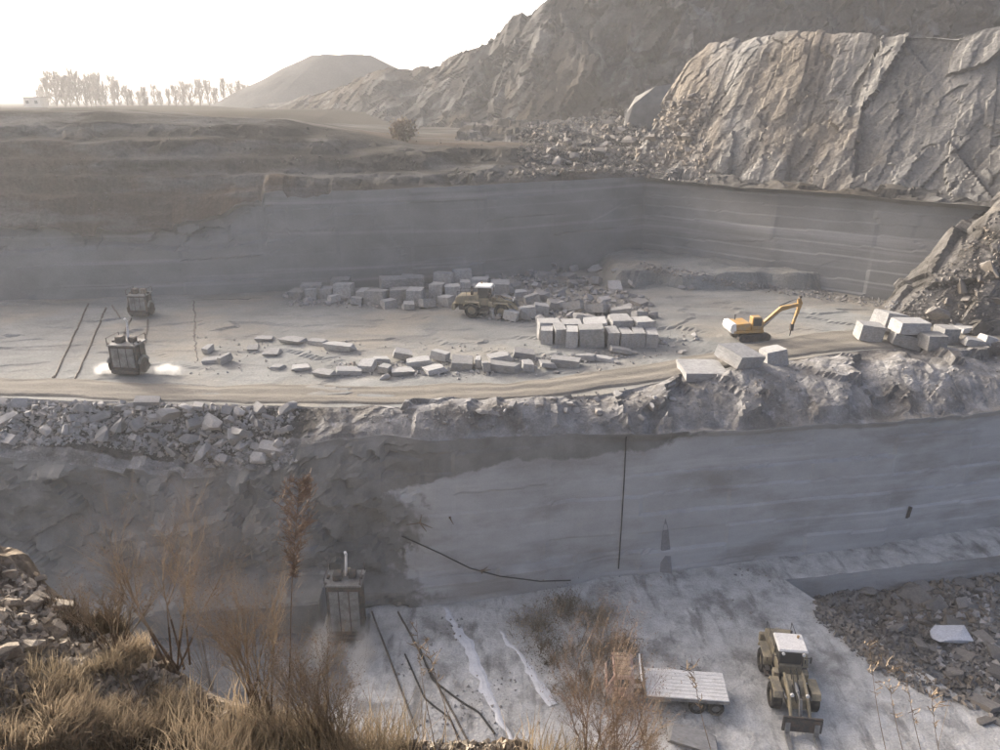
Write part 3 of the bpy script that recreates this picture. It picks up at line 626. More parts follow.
gravel('lower_floor_chips', 1500, [(400, 610, 120), (500, 590, 140), (640, 575, 160), (770, 565, 170)], 2.4, 'granite_rubble', 30, None, .62)
# large slabs at the rim by the excavator
h = hit(703, 378); p = h[0]; g = down(p.x, p.y+1.4, p.z+3)
put('granite_slab', BLOCKV[3], (p.x+.2, p.y+1.2, g+.26), (3.9, 3.1, .85), (.10, .05, .12), 'pale flat granite slab on the road rim, left of the tilted block', 'granite slab')
h = hit(742, 370); p = h[0]; g = down(p.x, p.y+1, p.z+3)
put('granite_block', BLOCKV[6], (p.x+.1, p.y+1.5, g+.75), (3.2, 3.0, 1.2), (.16, .16, .55), 'pale tilted granite block leaning on its neighbour in front of the excavator', 'granite block')
h = hit(772, 364); p = h[0]; g = down(p.x, p.y+.8, p.z+3)
put('granite_block', BLOCKV[9], (p.x+.4, p.y+1.0, g+.65), (2.0, 1.9, 1.6), (-.05, -.14, .15), 'grey upright granite block propping the tilted block before the excavator', 'granite block')
# cluster below the mound, right
spec = [(872, 342, 24, 20, 1.9, -.1, .12, 'leftmost pale block of the cluster below the rock mound'), (893, 334, 30, 22, 2.2, .3, .2, 'rough tan block behind the stacked pair below the rock mound'), (909, 350, 28, 15, 2.0, -.2, .22, 'leaning grey block, lower of the stacked pair below the rock mound'),
        (937, 349, 22, 18, 1.9, .05, 0, 'squared pale block right of the stacked pair below the rock mound'), (950, 344, 18, 18, 1.9, .1, .05, 'squared block with dark side, rightmost of the cluster below the rock mound')]
for x, y, w_, h_, d_, rz, roll, lab in spec: block(x, y, w_, h_, d_, lab, 'block cluster below the mound', rz=rz, roll=roll)
h = hit(909, 350); p = h[0]; put('granite_block', BLOCKV[1], (p.x+.3, p.y+1.1, p.z+2.05), (3.2, 2.1, 1.15), (.05, .04, .1), 'broad grey block lying on top, upper of the stacked pair below the rock mound', 'block', 'block cluster below the mound')
for i, (x, y, w_, h_, d_, roll, lab) in enumerate([(981, 328, 40, 6, 3.0, -.1, 'flat dark slab jutting from the foot of the rock mound'), (978, 346, 22, 10, 1.6, .2, 'small rough block under the flat slab at the right edge'), (992, 349, 20, 12, 1.6, .3, 'tilted pale block at the right edge under the rock mound')]):
    block(x, y, w_, h_, d_, lab, None, roll=roll, mesh=SLABV['granite_cut'][i], name='rock_slab', cat='rock slab')
rubble(10, [(915, 312), (955, 270), (1000, 260), (1000, 318), (950, 322)], (12, 30), 'brown rock on the mound at the right edge', 'rocks on the right mound', 'rock_brown', .5, .9, 31)
gravel('mound_chips', 900, [(905, 305, 20), (950, 262, 60), (1000, 215, 100)], 3., 'rock_brown', 33)
# near rocks on the spur
rubble(16, [(0, 562), (28, 566), (55, 592), (78, 612), (70, 640), (30, 650), (0, 660)], (10, 30), 'tan rock on the crest of the near spur', 'rocks on the near spur', 'near_rock', .7, .4, 41)
rubble(14, [(0, 640), (80, 620), (160, 670), (280, 742), (0, 745)], (8, 20), 'tan stone in the dry grass of the near spur', 'stones in the near grass', 'near_rock', .6, .3, 43)
gravel('spur_chips', 5200, [(0, 560, 180), (70, 612, 130), (150, 665, 80), (290, 742, 10)], 6.5, 'near_rock', 44)
gravel('spur_edge_chips', 260, [(395, 742, 8), (525, 742, 8)], 5., 'near_rock', 45)

# broken stones between the block rows
rubble(14, [(285, 296), (490, 292), (500, 304), (290, 305)], (6, 13), 'stone among the blocks before the back wall', 'stones among the back row', 'granite_rubble', .7, .6, 51)
rubble(10, [(340, 368), (600, 352), (640, 352), (600, 372), (350, 380)], (5, 11), 'stone among the tumbled row beside the road', 'stones among the tumbled row', 'granite_rubble', .7, .6, 52)

# ================================================================ MACHINES
def bx(bm, c, s_, rot=None, taper=None):
    r = bmesh.ops.create_cube(bm, size=1); M = Euler(rot).to_matrix() if rot else None
    for v in r['verts']:
        q = Vector((v.co.x*s_[0], v.co.y*s_[1], v.co.z*s_[2]))
        if taper and v.co.z > 0: q.x *= taper[0]; q.y *= taper[1]
        if M: q = M@q
        v.co = q+Vector(c)
    return bm
def cyl(bm, a, b, r, n=14, r2=None):
    a = Vector(a); b = Vector(b); d = b-a
    q = d.to_track_quat('Z', 'Y').to_matrix(); r2 = r if r2 is None else r2
    ra = [bm.verts.new(a+q@Vector((math.cos(2*math.pi*i/n)*r, math.sin(2*math.pi*i/n)*r, 0))) for i in range(n)]
    rb_ = [bm.verts.new(b+q@Vector((math.cos(2*math.pi*i/n)*r2, math.sin(2*math.pi*i/n)*r2, 0))) for i in range(n)]
    for i in range(n): bm.faces.new((ra[i], ra[(i+1) % n], rb_[(i+1) % n], rb_[i]))
    bm.faces.new(ra[::-1]); bm.faces.new(rb_); return bm
def bar(bm, a, b, w_, h_):
    """square bar between two points, w across (x), h in the bending plane"""
    a = Vector(a); b = Vector(b); d = (b-a).normalized(); sx = Vector((1, 0, 0)) if abs(d.x) < .9 else Vector((0, 1, 0))
    u = (sx-d*sx.dot(d)).normalized(); n = d.cross(u)
    vs = [bm.verts.new(p+u*su*w_/2+n*sn*h_/2) for p in (a, b) for su, sn in ((-1, -1), (1, -1), (1, 1), (-1, 1))]
    for f in ((3, 2, 1, 0), (4, 5, 6, 7), (0, 1, 5, 4), (1, 2, 6, 5), (2, 3, 7, 6), (3, 0, 4, 7)): bm.faces.new([vs[i] for i in f])
    return bm
def prism(bm, prof, x0, x1):
    """profile of (y,z) pushed along x"""
    a = [bm.verts.new((x0, y, z)) for y, z in prof]; b = [bm.verts.new((x1, y, z)) for y, z in prof]; n = len(prof)
    for i in range(n): bm.faces.new((a[i], a[(i+1) % n], b[(i+1) % n], b[i]))
    bm.faces.new(a[::-1]); bm.faces.new(b); return bm
def part(name, bm, m, parent, bevel=.0, loc=None):
    bmesh.ops.recalc_face_normals(bm, faces=bm.faces)
    if bevel: bmesh.ops.bevel(bm, geom=list(bm.edges), offset=bevel, segments=1, affect='EDGES', profile=.5, clamp_overlap=True)
    me = bpy.data.meshes.new(name); bm.to_mesh(me); bm.free(); me.materials.append(MATS[m])
    o = bpy.data.objects.new(name, me); link(o, parent)
    if loc: o.location = loc
    return o
def B_(): return bmesh.new()
def wheel(parent, x, y, r, w_, m_rim='dusty_yellow'):
    bm = B_(); n = 28; sgn = 1 if x > 0 else -1
    prof = [(.55, -.5), (.9, -.5), (1, -.38), (1, .38), (.9, .5), (.55, .5)]
    rings = []
    for i in range(n):
        a = 2*math.pi*i/n; rr = []
        for k, (pr, px_) in enumerate(prof):
            q = pr*(1.0 if k not in (2, 3) or i % 2 else .955)
            rr.append(bm.verts.new((px_*w_, math.cos(a)*q*r, math.sin(a)*q*r)))
        rings.append(rr)
    for i in range(n):
        for k in range(6): bm.faces.new((rings[i][k], rings[(i+1) % n][k], rings[(i+1) % n][(k+1) % 6], rings[i][(k+1) % 6]))
    e = bpy.data.objects.new('wheel', None); link(e, parent); e.location = (x, y, r); e.empty_display_size = .2
    part('tyre', bm, 'rubber', e)
    bm = B_(); cyl(bm, (-.3*w_, 0, 0), (.3*w_, 0, 0), .56*r, 18); cyl(bm, (-.42*w_, 0, 0), (.42*w_, 0, 0), .2*r, 12); part('rim', bm, m_rim, e)
    return e
def wheel_loader(loc, rz, label, cream='dusty_yellow', fork=True):
    """faces -y; total length about 8 m"""
    t = empty('wheel_loader', loc, rz, label, 'wheel loader')
    for x in (-1.12, 1.12):
        wheel(t, x, -1.55, .8, .62, cream); wheel(t, x, 1.65, .8, .62, cream)
    bm = B_(); bx(bm, (0, 1.5, 1.0), (1.3, 3.4, .7)); bx(bm, (0, .1, .95), (.5, .9, .6)); part('rear_frame', bm, 'steel_dark', t, .03)
    bm = B_(); prism(bm, [(1.0, 1.3), (3.5, 1.3), (3.55, 1.9), (3.2, 2.2), (1.0, 2.35)], -.82, .82); o = part('engine_hood', bm, cream, t, .05)
    for i in range(5):
        bm = B_(); bx(bm, (0, 3.55, 1.42+i*.1), (1.1, .05, .045)); part('grille_slat', bm, 'steel_dark', o)
    bm = B_(); cyl(bm, (.45, 2.0, 2.3), (.45, 2.0, 3.0), .07); part('exhaust_pipe', bm, 'steel_dark', o)
    bm = B_(); cyl(bm, (-.4, 1.8, 2.3), (-.4, 1.8, 2.75), .14); part('air_filter', bm, 'steel_dark', o)
    bm = B_(); bx(bm, (0, 3.7, 1.05), (2.2, .35, .7)); part('counterweight', bm, cream, t, .06)
    for s_ in (-1, 1):
        bm = B_(); prism(bm, [(.7, 1.2), (.85, 1.72), (2.4, 1.74), (2.6, 1.3), (2.5, 1.26), (2.3, 1.62), (.95, 1.6), (.8, 1.16)], s_*.86, s_*1.42); part('rear_fender', bm, cream, t, .02)
        bm = B_(); prism(bm, [(-2.4, 1.35), (-2.2, 1.7), (-.9, 1.72), (-.7, 1.35), (-.78, 1.3), (-.98, 1.6), (-2.1, 1.6), (-2.3, 1.3)], s_*.86, s_*1.42); part('front_fender', bm, cream, t, .02)
        bm = B_(); bx(bm, (s_*1.2, .55, .75), (.3, .7, .12)); bx(bm, (s_*1.2, .5, 1.15), (.25, .6, .1)); bar(bm, (s_*1.2, .8, .7), (s_*1.2, .8, 1.7), .06, .06); part('step_ladder', bm, 'steel_dark', t)
        bm = B_(); bx(bm, (s_*.9, -.35, 1.5), (.35, .5, .5)); part('tool_box', bm, cream, t, .03)
    # cab
    cab = B_(); bx(cab, (0, .5, 1.65), (1.5, 1.35, .75)); cab_o = part('cab', cab, cream, t, .04)
    for sx in (-1, 1):
        for ya, yb in ((-.12, .0), (1.12, 1.05)):
            bm = B_(); bar(bm, (sx*.72, ya, 2.0), (sx*.68, yb, 3.2), .09, .09); part('cab_post', bm, 'steel_dark', cab_o)
    for nm, c, s_ in (('windscreen', (0, -.05, 2.6), (1.28, .03, 1.08)), ('rear_window', (0, 1.08, 2.6), (1.28, .03, 1.08)), ('side_window', (-.7, .5, 2.6), (.03, 1.0, 1.08)), ('side_window', (.7, .5, 2.6), (.03, 1.0, 1.08))):
        bm = B_(); bx(bm, c, s_); part(nm, bm, 'glass_dark', cab_o)
    bm = B_(); bx(bm, (0, .48, 3.28), (1.85, 1.75, .16), taper=(.93, .93)); part('roof', bm, 'white_paint', t, .03)
    for sx in (-1, 1):
        bm = B_(); cyl(bm, (sx*.62, -.42, 3.12), (sx*.62, -.5, 3.12), .1); part('work_lamp', bm, 'white_paint', t)
    for sx in (-1, 1):
        bm = B_(); bar(bm, (sx*.8, -.1, 2.6), (sx*1.12, -.25, 2.75), .04, .04); bx(bm, (sx*1.16, -.26, 2.6), (.08, .12, .42)); part('mirror', bm, 'steel_dark', t)
        bm = B_()
        for y in (1.2, 2.3, 3.3): bar(bm, (sx*.8, y, 2.15), (sx*.8, y, 2.7), .035, .035)
        bar(bm, (sx*.8, 1.2, 2.68), (sx*.8, 3.3, 2.68), .035, .035); part('handrail', bm, 'steel_dark', t)
        bm = B_()
        for k, off_x in enumerate((.12, .2)):
            a_ = [Vector((sx*off_x, -.7-.5*q, 2.12-.05*q*q+.16*math.sin(q*1.6+k))) for q in range(5)]
            for q in range(4): cyl(bm, a_[q], a_[q+1], .028, 6)
        part('hydraulic_hose', bm, 'cable_black', t)
    bm = B_(); cyl(bm, (.55, .9, 3.35), (.55, .9, 3.52), .08, 10); part('beacon', bm, 'yellow_paint', t)
    for z in (1.5, 1.75):
        bm = B_(); bx(bm, (0, 3.56, z+.45), (.3, .03, .16)); part('rear_plate', bm, 'white_paint', t); break
    # front frame, arms, attachment
    bm = B_(); bx(bm, (0, -1.45, 1.0), (1.1, 2.0, .75)); prism(bm, [(-.6, 1.3), (-1.0, 2.05), (-1.5, 2.0), (-2.2, 1.3)], -.5, .5); part('front_frame', bm, cream, t, .03)
    for s_ in (-1, 1):
        bm = B_(); prism(bm, [(-.85, 2.05), (-1.2, 2.12), (-2.5, 1.75), (-3.6, .85), (-3.75, .45), (-3.45, .4), (-3.3, .75), (-2.4, 1.4), (-1.0, 1.75)], s_*.62, s_*.48); part('lift_arm', bm, cream, t, .02)
        bm = B_(); cyl(bm, (s_*.74, -.7, 1.0), (s_*.74, -2.0, 1.42), .1); cyl(bm, (s_*.74, -2.0, 1.42), (s_*.74, -2.6, 1.55), .055); part('lift_cylinder', bm, 'steel_grey', t)
        bm = B_(); cyl(bm, (s_*.45, -2.62, 1.9), (s_*.45, -2.74, 1.9), .11); part('headlight', bm, 'white_paint', t)
    bm = B_(); cyl(bm, (0, -1.1, 1.9), (0, -2.3, 1.75), .11); cyl(bm, (0, -2.3, 1.75), (0, -3.1, 1.5), .06); bar(bm, (0, -2.9, 1.85), (0, -3.3, .8), .16, .25); part('tilt_linkage', bm, 'steel_grey', t)
    if fork:
        bm = B_(); bx(bm, (0, -3.85, .75), (2.3, .16, .95)); bx(bm, (0, -3.85, 1.3), (2.3, .12, .1)); part('fork_carriage', bm, 'steel_dark', t, .02)
        for s_ in (-.85, .85):
            bm = B_(); prism(bm, [(-3.9, .95), (-3.98, .95), (-4.05, .2), (-5.4, .09), (-5.4, .04), (-3.9, .04)], s_-.14, s_+.14); part('fork_tine', bm, 'steel_grey', t, .01)
    else:
        bm = B_(); prism(bm, [(-3.6, 1.1), (-3.45, .5), (-3.7, .1), (-4.7, .03), (-4.7, .09), (-3.75, .22), (-3.58, .55), (-3.7, 1.05)], -1.45, 1.45)
        for s_ in (-1.45, 1.4): prism(bm, [(-3.6, 1.1), (-3.45, .5), (-3.7, .1), (-4.7, .03), (-4.2, .8)], s_, s_+.05)
        part('bucket', bm, 'steel_grey', t)
    return t
p = atz(783, 705, 0); wheel_loader((18.6, 39.2, down(18.6, 39.2, 5)+.02), R(-7), 'dusty wheel loader with white roof and forks on the lower quarry floor')
h = hit(489, 319)[0]; wheel_loader((h.x, h.y+1.4, down(h.x, h.y+1.4)), R(80), 'dusty yellow wheel loader beside the tumbled pile on the upper floor', 'dusty_yellow', False)

# ---- excavator
def excavator(loc, rz_track, rz_house, label):
    t = empty('excavator', loc, rz_track, label, 'excavator'); t.scale = (.84,)*3
    for s_ in (-1, 1):
        bm = B_(); prof = []
        for i in range(9): a = R(90+i*22.5); prof.append((-1.55+.42*math.cos(a), .44+.42*math.sin(a)))
        for i in range(9): a = R(270+i*22.5); prof.append((1.55+.42*math.cos(a), .44+.42*math.sin(a)))
        prism(bm, prof, s_*1.0-.28, s_*1.0+.28); tr = part('track', bm, 'steel_dark', t)
        for i in range(16):
            bm = B_(); bx(bm, (s_*1.0, -1.55+i*.207, .885), (.58, .13, .05)); part('track_shoe', bm, 'rail_steel', tr)
        for i in range(6):
            bm = B_(); cyl(bm, (s_*1.29, -1.5+i*.6, .4), (s_*1.34, -1.5+i*.6, .4), .2, 10); part('track_roller', bm, 'rail_steel', tr)
    bm = B_(); bx(bm, (0, 0, .62), (1.5, 1.8, .4)); cyl(bm, (0, 0, .8), (0, 0, 1.02), .65, 20); part('undercarriage', bm, 'steel_dark', t)
    ho = empty_part('house', t, (0, 0, 0), rz_house)
    bm = B_(); bx(bm, (0, .75, 1.2), (2.5, 3.6, .36)); part('deck', bm, 'yellow_paint', ho, .04)
    bm = B_(); prism(bm, [(.5, 1.39), (2.5, 1.39), (2.5, 2.1), (.6, 2.2)], -1.22, 1.22); part('engine_cover', bm, 'yellow_paint', ho, .06)
    bm = B_(); prism(bm, [(2.2, 1.0), (2.75, 1.05), (3.0, 1.5), (2.85, 2.15), (2.3, 2.2), (2.2, 1.5)], -1.25, 1.25); part('counterweight', bm, 'white_paint', ho, .06)
    bm = B_(); prism(bm, [(-1.0, 1.39), (.4, 1.39), (.4, 2.9), (-.65, 2.9), (-1.0, 2.2)], -1.2, -.25); part('cab', bm, 'yellow_paint', ho, .05)
    bm = B_(); bx(bm, (-1.215, -.2, 2.3), (.03, .95, .85)); part('cab_window', bm, 'glass_dark', ho)
    bm = B_(); bx(bm, (-.235, -.2, 2.3), (.03, .95, .85)); part('cab_window', bm, 'glass_dark', ho)
    bm = B_(); bx(bm, (-.72, -.845, 2.5), (.75, .03, .75), rot=(R(-25), 0, 0)); part('windscreen', bm, 'glass_dark', ho)
    bm = B_(); cyl(bm, (.8, 1.7, 2.1), (.8, 1.7, 2.75), .07); part('exhaust_pipe', bm, 'steel_dark', ho)
    # boom: up and forward, stick straight down
    bm = B_(); prism(bm, [(-.5, 1.4), (-.8, 1.35), (-3.0, 3.4), (-3.4, 3.75), (-5.7, 4.15), (-5.85, 3.85), (-3.5, 3.25), (-2.9, 2.8), (-1.0, 1.2)], -.1, .32); part('boom', bm, 'yellow_paint', ho, .03)
    bm = B_(); prism(bm, [(-5.3, 4.6), (-5.65, 4.75), (-5.95, 4.1), (-5.25, 1.5), (-5.0, 1.5), (-5.45, 3.7)], -.04, .26); part('stick', bm, 'yellow_paint', ho, .02)
    for x in (-.22, .44):
        bm = B_(); cyl(bm, (x, -.95, 1.2), (x, -2.0, 2.0), .1); cyl(bm, (x, -2.0, 2.0), (x, -3.0, 3.0), .055); part('boom_cylinder', bm, 'steel_grey', ho)
    bm = B_(); cyl(bm, (.11, -3.2, 3.85), (.11, -4.5, 4.4), .09); cyl(bm, (.11, -4.5, 4.4), (.11, -5.5, 4.65), .05); part('stick_cylinder', bm, 'steel_grey', ho)
    bm = B_(); cyl(bm, (.11, -5.75, 3.9), (.11, -5.55, 2.8), .08); cyl(bm, (.11, -5.55, 2.8), (.11, -5.4, 1.9), .045); part('breaker_cylinder', bm, 'steel_grey', ho)
    bm = B_(); bx(bm, (.11, -5.05, 1.2), (.34, .36, .8)); cyl(bm, (.11, -5.0, .85), (.11, -4.95, .15), .08, 10, .04); part('breaker', bm, 'steel_dark', ho)
    bm = B_(); bx(bm, (.11, -5.62, 4.85), (.3, .25, .28)); part('stick_head', bm, 'steel_dark', ho)
    return t
def empty_part(name, parent, loc, rz=0):
    e = bpy.data.objects.new(name, None); link(e, parent); e.location = loc; e.rotation_euler = (0, 0, rz); e.empty_display_size = .3; return e
h = hit(752, 341)[0]; excavator((h.x, h.y+.8, down(h.x, h.y+.8)), R(100), R(-4), 'yellow tracked excavator with raised boom on the upper quarry floor')

# ---- flatbed truck
def truck(loc, rz, label):
    """faces -x"""
    t = empty('flatbed_truck', loc, rz, label, 'truck')
    def W(x, y, r, w_):
        e = wheel(t, 1 if y > 0 else -1, 0, r, w_, 'steel_grey'); e.location = (x, y, r); e.rotation_euler = (0, 0, R(90)); return e
    for y in (-.95, .95):
        W(-3.6, y, .5, .3); W(1.1, y, .5, .45); W(2.25, y, .5, .45)
    bm = B_()
    for y in (-.45, .45): bx(bm, (-.6, y, .82), (7.0, .16, .26))
    for x in (-2.2, -.6, 1.0, 2.4): bx(bm, (x, 0, .82), (.12, .9, .2))
    part('chassis', bm, 'steel_dark', t)
    for i in range(8):
        bm = B_(); bx(bm, (.45, -1.085+i*.31, 1.23), (5.0, .29, .13)); part('deck_plank', bm, 'white_paint', t, .012)
    for y in (-1.24, 1.24):
        bm = B_(); bx(bm, (.45, y, 1.12), (5.06, .06, .2)); part('side_rail', bm, 'steel_grey', t)
    for i in range(6):
        bm = B_(); bar(bm, (-2.1, -1.1+i*.44, 1.2), (-2.42, -1.1+i*.44, 2.35), .09, .07); part('headboard_stake', bm, 'timber', t)
    bm = B_(); bar(bm, (-2.43, -1.2, 2.33), (-2.43, 1.2, 2.33), .09, .1); part('headboard_rail', bm, 'white_paint', t)
    bm = B_(); 
    prof = [(-4.55, .6), (-2.85, .6), (-2.85, 2.35), (-3.05, 2.5), (-4.1, 2.5), (-4.5, 1.65), (-4.6, 1.5)]
    a = [bm.verts.new((x, -1.1, z)) for x, z in prof]; b2 = [bm.verts.new((x, 1.1, z)) for x, z in prof]; n_ = len(prof)
    for i in range(n_): bm.faces.new((a[i], a[(i+1) % n_], b2[(i+1) % n_], b2[i]))
    bm.faces.new(a[::-1]); bm.faces.new(b2); cab = part('cab', bm, 'red_paint', t, .05)
    bm = B_(); bx(bm, (-4.33, 0, 2.05), (.03, 1.9, .7), rot=(0, R(25), 0)); part('windscreen', bm, 'glass_dark', cab)
    for y in (-1.11, 1.11):
        bm = B_(); bx(bm, (-3.6, y, 1.95), (.85, .03, .55)); part('side_window', bm, 'glass_dark', cab)
        bm = B_(); bx(bm, (-4.5, y*1.12, 1.85), (.08, .18, .35)); part('mirror', bm, 'steel_dark', cab)
    for i in range(5):
        bm = B_(); bx(bm, (-3.58, -.85+i*.42, 2.53), (1.0, .3, .06)); part('roof_board', bm, 'timber', cab, .01)
    bm = B_(); bx(bm, (-4.62, 0, .7), (.15, 2.2, .28)); part('bumper', bm, 'steel_grey', t, .02)
    for y in (-.8, .8):
        bm = B_(); cyl(bm, (-4.55, y, 1.05), (-4.64, y, 1.05), .13); part('headlight', bm, 'white_paint', t)
    bm = B_(); cyl(bm, (-1.5, -.75, .75), (-.5, -.75, .75), .26, 14); part('fuel_tank', bm, 'steel_grey', t)
    return t
tp = atz(686, 697, 1.3); truck((11.3, 38.3, down(11.3, 38.3, 5)+.01), R(-6), 'flatbed truck with white deck and reddish cab, behind the brown bush')
h = hit(693, 746)[0]
put('granite_slab', SLABV['granite_cut'][4], (h.x, h.y+.3, h.z+.25), (3.6, 1.7, .5), (.05, .03, -.35), 'pale thin slab lying on the lower floor in front of the truck', 'granite slab')

# ---- stone saws on rails
def stone_saw(loc, rz, label, W=2.5, H=3.2, mast=True, roof_gear=True):
    t = empty('stone_saw', loc, rz, label, 'stone saw', 'stone saws')
    k = H/3.2
    bm = B_(); bx(bm, (0, 0, .35), (W*.9, 2.2, .3)); part('carriage', bm, 'steel_dark', t, .03)
    for sx in (-1, 1):
        for sy in (-.7, .7):
            bm = B_(); cyl(bm, (sx*W*.42-.06, sy, .22), (sx*W*.42+.06, sy, .22), .2, 14); part('rail_wheel', bm, 'rail_steel', t)
    bm = B_(); bx(bm, (0, 0, .5+(H-.9)/2), (W*.84, 1.7, H-.9)); bo = part('housing', bm, 'steel_dark', t, .05)
    for i in range(3):
        bm = B_(); bx(bm, (-W*.27+i*W*.27, -.875, .55+(H-.9)*.48), (W*.235, .05, (H-.9)*.82)); part('housing_panel', bm, 'steel_grey', bo, .012)
    for sx in (-1, 1):
        bm = B_(); bx(bm, (sx*W*.45, 0, H*.5), (.14, .35, H-.2)); bx(bm, (sx*W*.45, -.75, H*.5), (.12, .12, H-.3)); part('guide_column', bm, 'steel_dark', t)
        bm = B_(); cyl(bm, (sx*W*.55-.015, -.2, .8), (sx*W*.55+.015, -.2, .8), .72, 40); cyl(bm, (sx*W*.55-.08, -.2, .8), (sx*W*.55+.08, -.2, .8), .22, 16); part('saw_blade', bm, 'rail_steel', t)
        bm = B_(); prism(bm, [(-.2+.82*math.cos(R(a)), .8+.82*math.sin(R(a))) for a in range(20, 161, 14)]+[(-.2+.62*math.cos(R(a)), .8+.62*math.sin(R(a))) for a in range(160, 19, -14)], sx*W*.55-.07, sx*W*.55+.07); part('blade_guard', bm, 'steel_grey', t)
    bm = B_(); bx(bm, (0, 0, H-.3), (W, 1.95, .12)); part('top_deck', bm, 'steel_grey', t, .02)
    for (x, y, z, sx, sy, sz, nm) in ((-.45, -.1, .3, .6, .7, .55, 'motor'), (.5, .15, .25, .5, .6, .45, 'motor'), (.1, .6, .2, .4, .35, .35, 'control_box')):
        bm = B_(); bx(bm, (x*W/2.5, y, H-.24+z*.9), (sx, sy, sz)); part(nm, bm, 'dusty_yellow' if nm == 'control_box' else 'steel_dark', t, .05)
    for sx in (-1, 1):
        bm = B_()
        for sy in (-.9, .9): bar(bm, (sx*W*.47, sy, H-.25), (sx*W*.47, sy, H+.35), .05, .05)
        bar(bm, (sx*W*.47, -.9, H+.33), (sx*W*.47, .9, H+.33), .045, .045); part('railing', bm, 'steel_dark', t)
    if mast:
        bm = B_(); cyl(bm, (0, .3, H-.3), (.12, .35, H+1.5), .09, 10); part('mast', bm, 'white_paint', t)
        bm = B_(); cyl(bm, (.12, .35, H+1.4), (.12, .1, H+1.75), .1, 10); part('mast_head', bm, 'white_paint', t)
    return t
def spray(name, loc, size, dens, label, lean=0):
    bm = bmesh.new(); bmesh.ops.create_icosphere(bm, subdivisions=4, radius=1)
    P = np.array([v.co[:] for v in bm.verts]); d = 1+.35*fbm(P*1.6+loc[0], 4, 201)
    for v, k, q in zip(bm.verts, d, P): v.co = Vector((q[0]*k*size[0]+lean*q[2], q[1]*k*size[1], q[2]*k*size[2]))
    me = bpy.data.meshes.new(name); bm.to_mesh(me); bm.free()
    m = bpy.data.materials.new(name); m.use_nodes = True; N = m.node_tree.nodes; L = m.node_tree.links; N.clear()
    o = N.new('ShaderNodeOutputMaterial'); pv = N.new('ShaderNodeVolumePrincipled'); tc = N.new('ShaderNodeTexCoord')
    # thins towards its edge, with billows
    mp = N.new('ShaderNodeMapping'); mp.inputs['Scale'].default_value = tuple(1/s_ for s_ in size); L.new(tc.outputs['Object'], mp.inputs[0])
    ln = N.new('ShaderNodeVectorMath'); ln.operation = 'LENGTH'; L.new(mp.outputs[0], ln.inputs[0])
    mr = N.new('ShaderNodeMapRange'); L.new(ln.outputs['Value'], mr.inputs[0]); mr.inputs[1].default_value = .95; mr.inputs[2].default_value = .05; mr.inputs[3].default_value = 0; mr.inputs[4].default_value = 1
    nz = N.new('ShaderNodeTexNoise'); nz.inputs['Scale'].default_value = 1.6; nz.inputs['Detail'].default_value = 5; L.new(tc.outputs['Object'], nz.inputs['Vector'])
    mr2 = N.new('ShaderNodeMapRange'); L.new(nz.outputs[0], mr2.inputs[0]); mr2.inputs[1].default_value = .4; mr2.inputs[2].default_value = .65; mr2.inputs[3].default_value = .1; mr2.inputs[4].default_value = 1.2
    pw = N.new('ShaderNodeMath'); pw.operation = 'POWER'; L.new(mr.outputs[0], pw.inputs[0]); pw.inputs[1].default_value = 3.
    sc_ = N.new('ShaderNodeMath'); sc_.operation = 'MULTIPLY'; L.new(pw.outputs[0], sc_.inputs[0]); sc_.inputs[1].default_value = dens
    mu = N.new('ShaderNodeMath'); mu.operation = 'MULTIPLY'; L.new(sc_.outputs[0], mu.inputs[0]); L.new(mr2.outputs[0], mu.inputs[1])
    L.new(mu.outputs[0], pv.inputs['Density']); pv.inputs['Color'].default_value = (.97, .97, .96, 1); pv.inputs['Anisotropy'].default_value = .5
    L.new(pv.outputs[0], o.inputs['Volume']); me.materials.append(m)
    ob = bpy.data.objects.new(name, me); link(ob); ob.location = loc; tag(ob, label, None, None, 'stuff')
h = hit(125, 379)[0]; s1 = (h.x, h.y+1.3); stone_saw((s1[0], s1[1], down(*s1)+.12), R(-6), 'dark stone saw with pale mast throwing sunlit spray beside the road', 2.5, 2.9)
h = hit(139, 319)[0]; s2 = (h.x, h.y+1); stone_saw((s2[0], s2[1], down(*s2)+.12), R(0), 'dark stone saw before the left back wall, farther of the two on the upper floor', 2.1, 2.6, False)
s3 = (-10.8, 44.6); stone_saw((s3[0], s3[1], down(s3[0], s3[1], 5)+.1), R(0), 'tall dark stone saw with white pole at the foot of the lower face', 2.6, 4.9)
spray('water_spray', (s1[0]-2.3, s1[1]-.1, ZU+.5), (1.5, 1.0, 1.0), 8., 'sunlit water spray left of the mast-topped stone saw')
spray('water_spray', (s1[0]+2.9, s1[1]-.1, ZU+.45), (2.4, 1.0, .95), 8., 'sunlit water spray right of the mast-topped stone saw')
spray('dust_plume', (s3[0]-1.3, s3[1]-2.6, 1.1), (1.3, 3.2, 2.4), 6., 'grey slurry spray left of the tall stone saw', .3)
spray('dust_plume', (s3[0]+1.7, s3[1]-2.8, .9), (1.3, 3.4, 2.3), 5.5, 'grey slurry spray right of the tall stone saw', -.3)
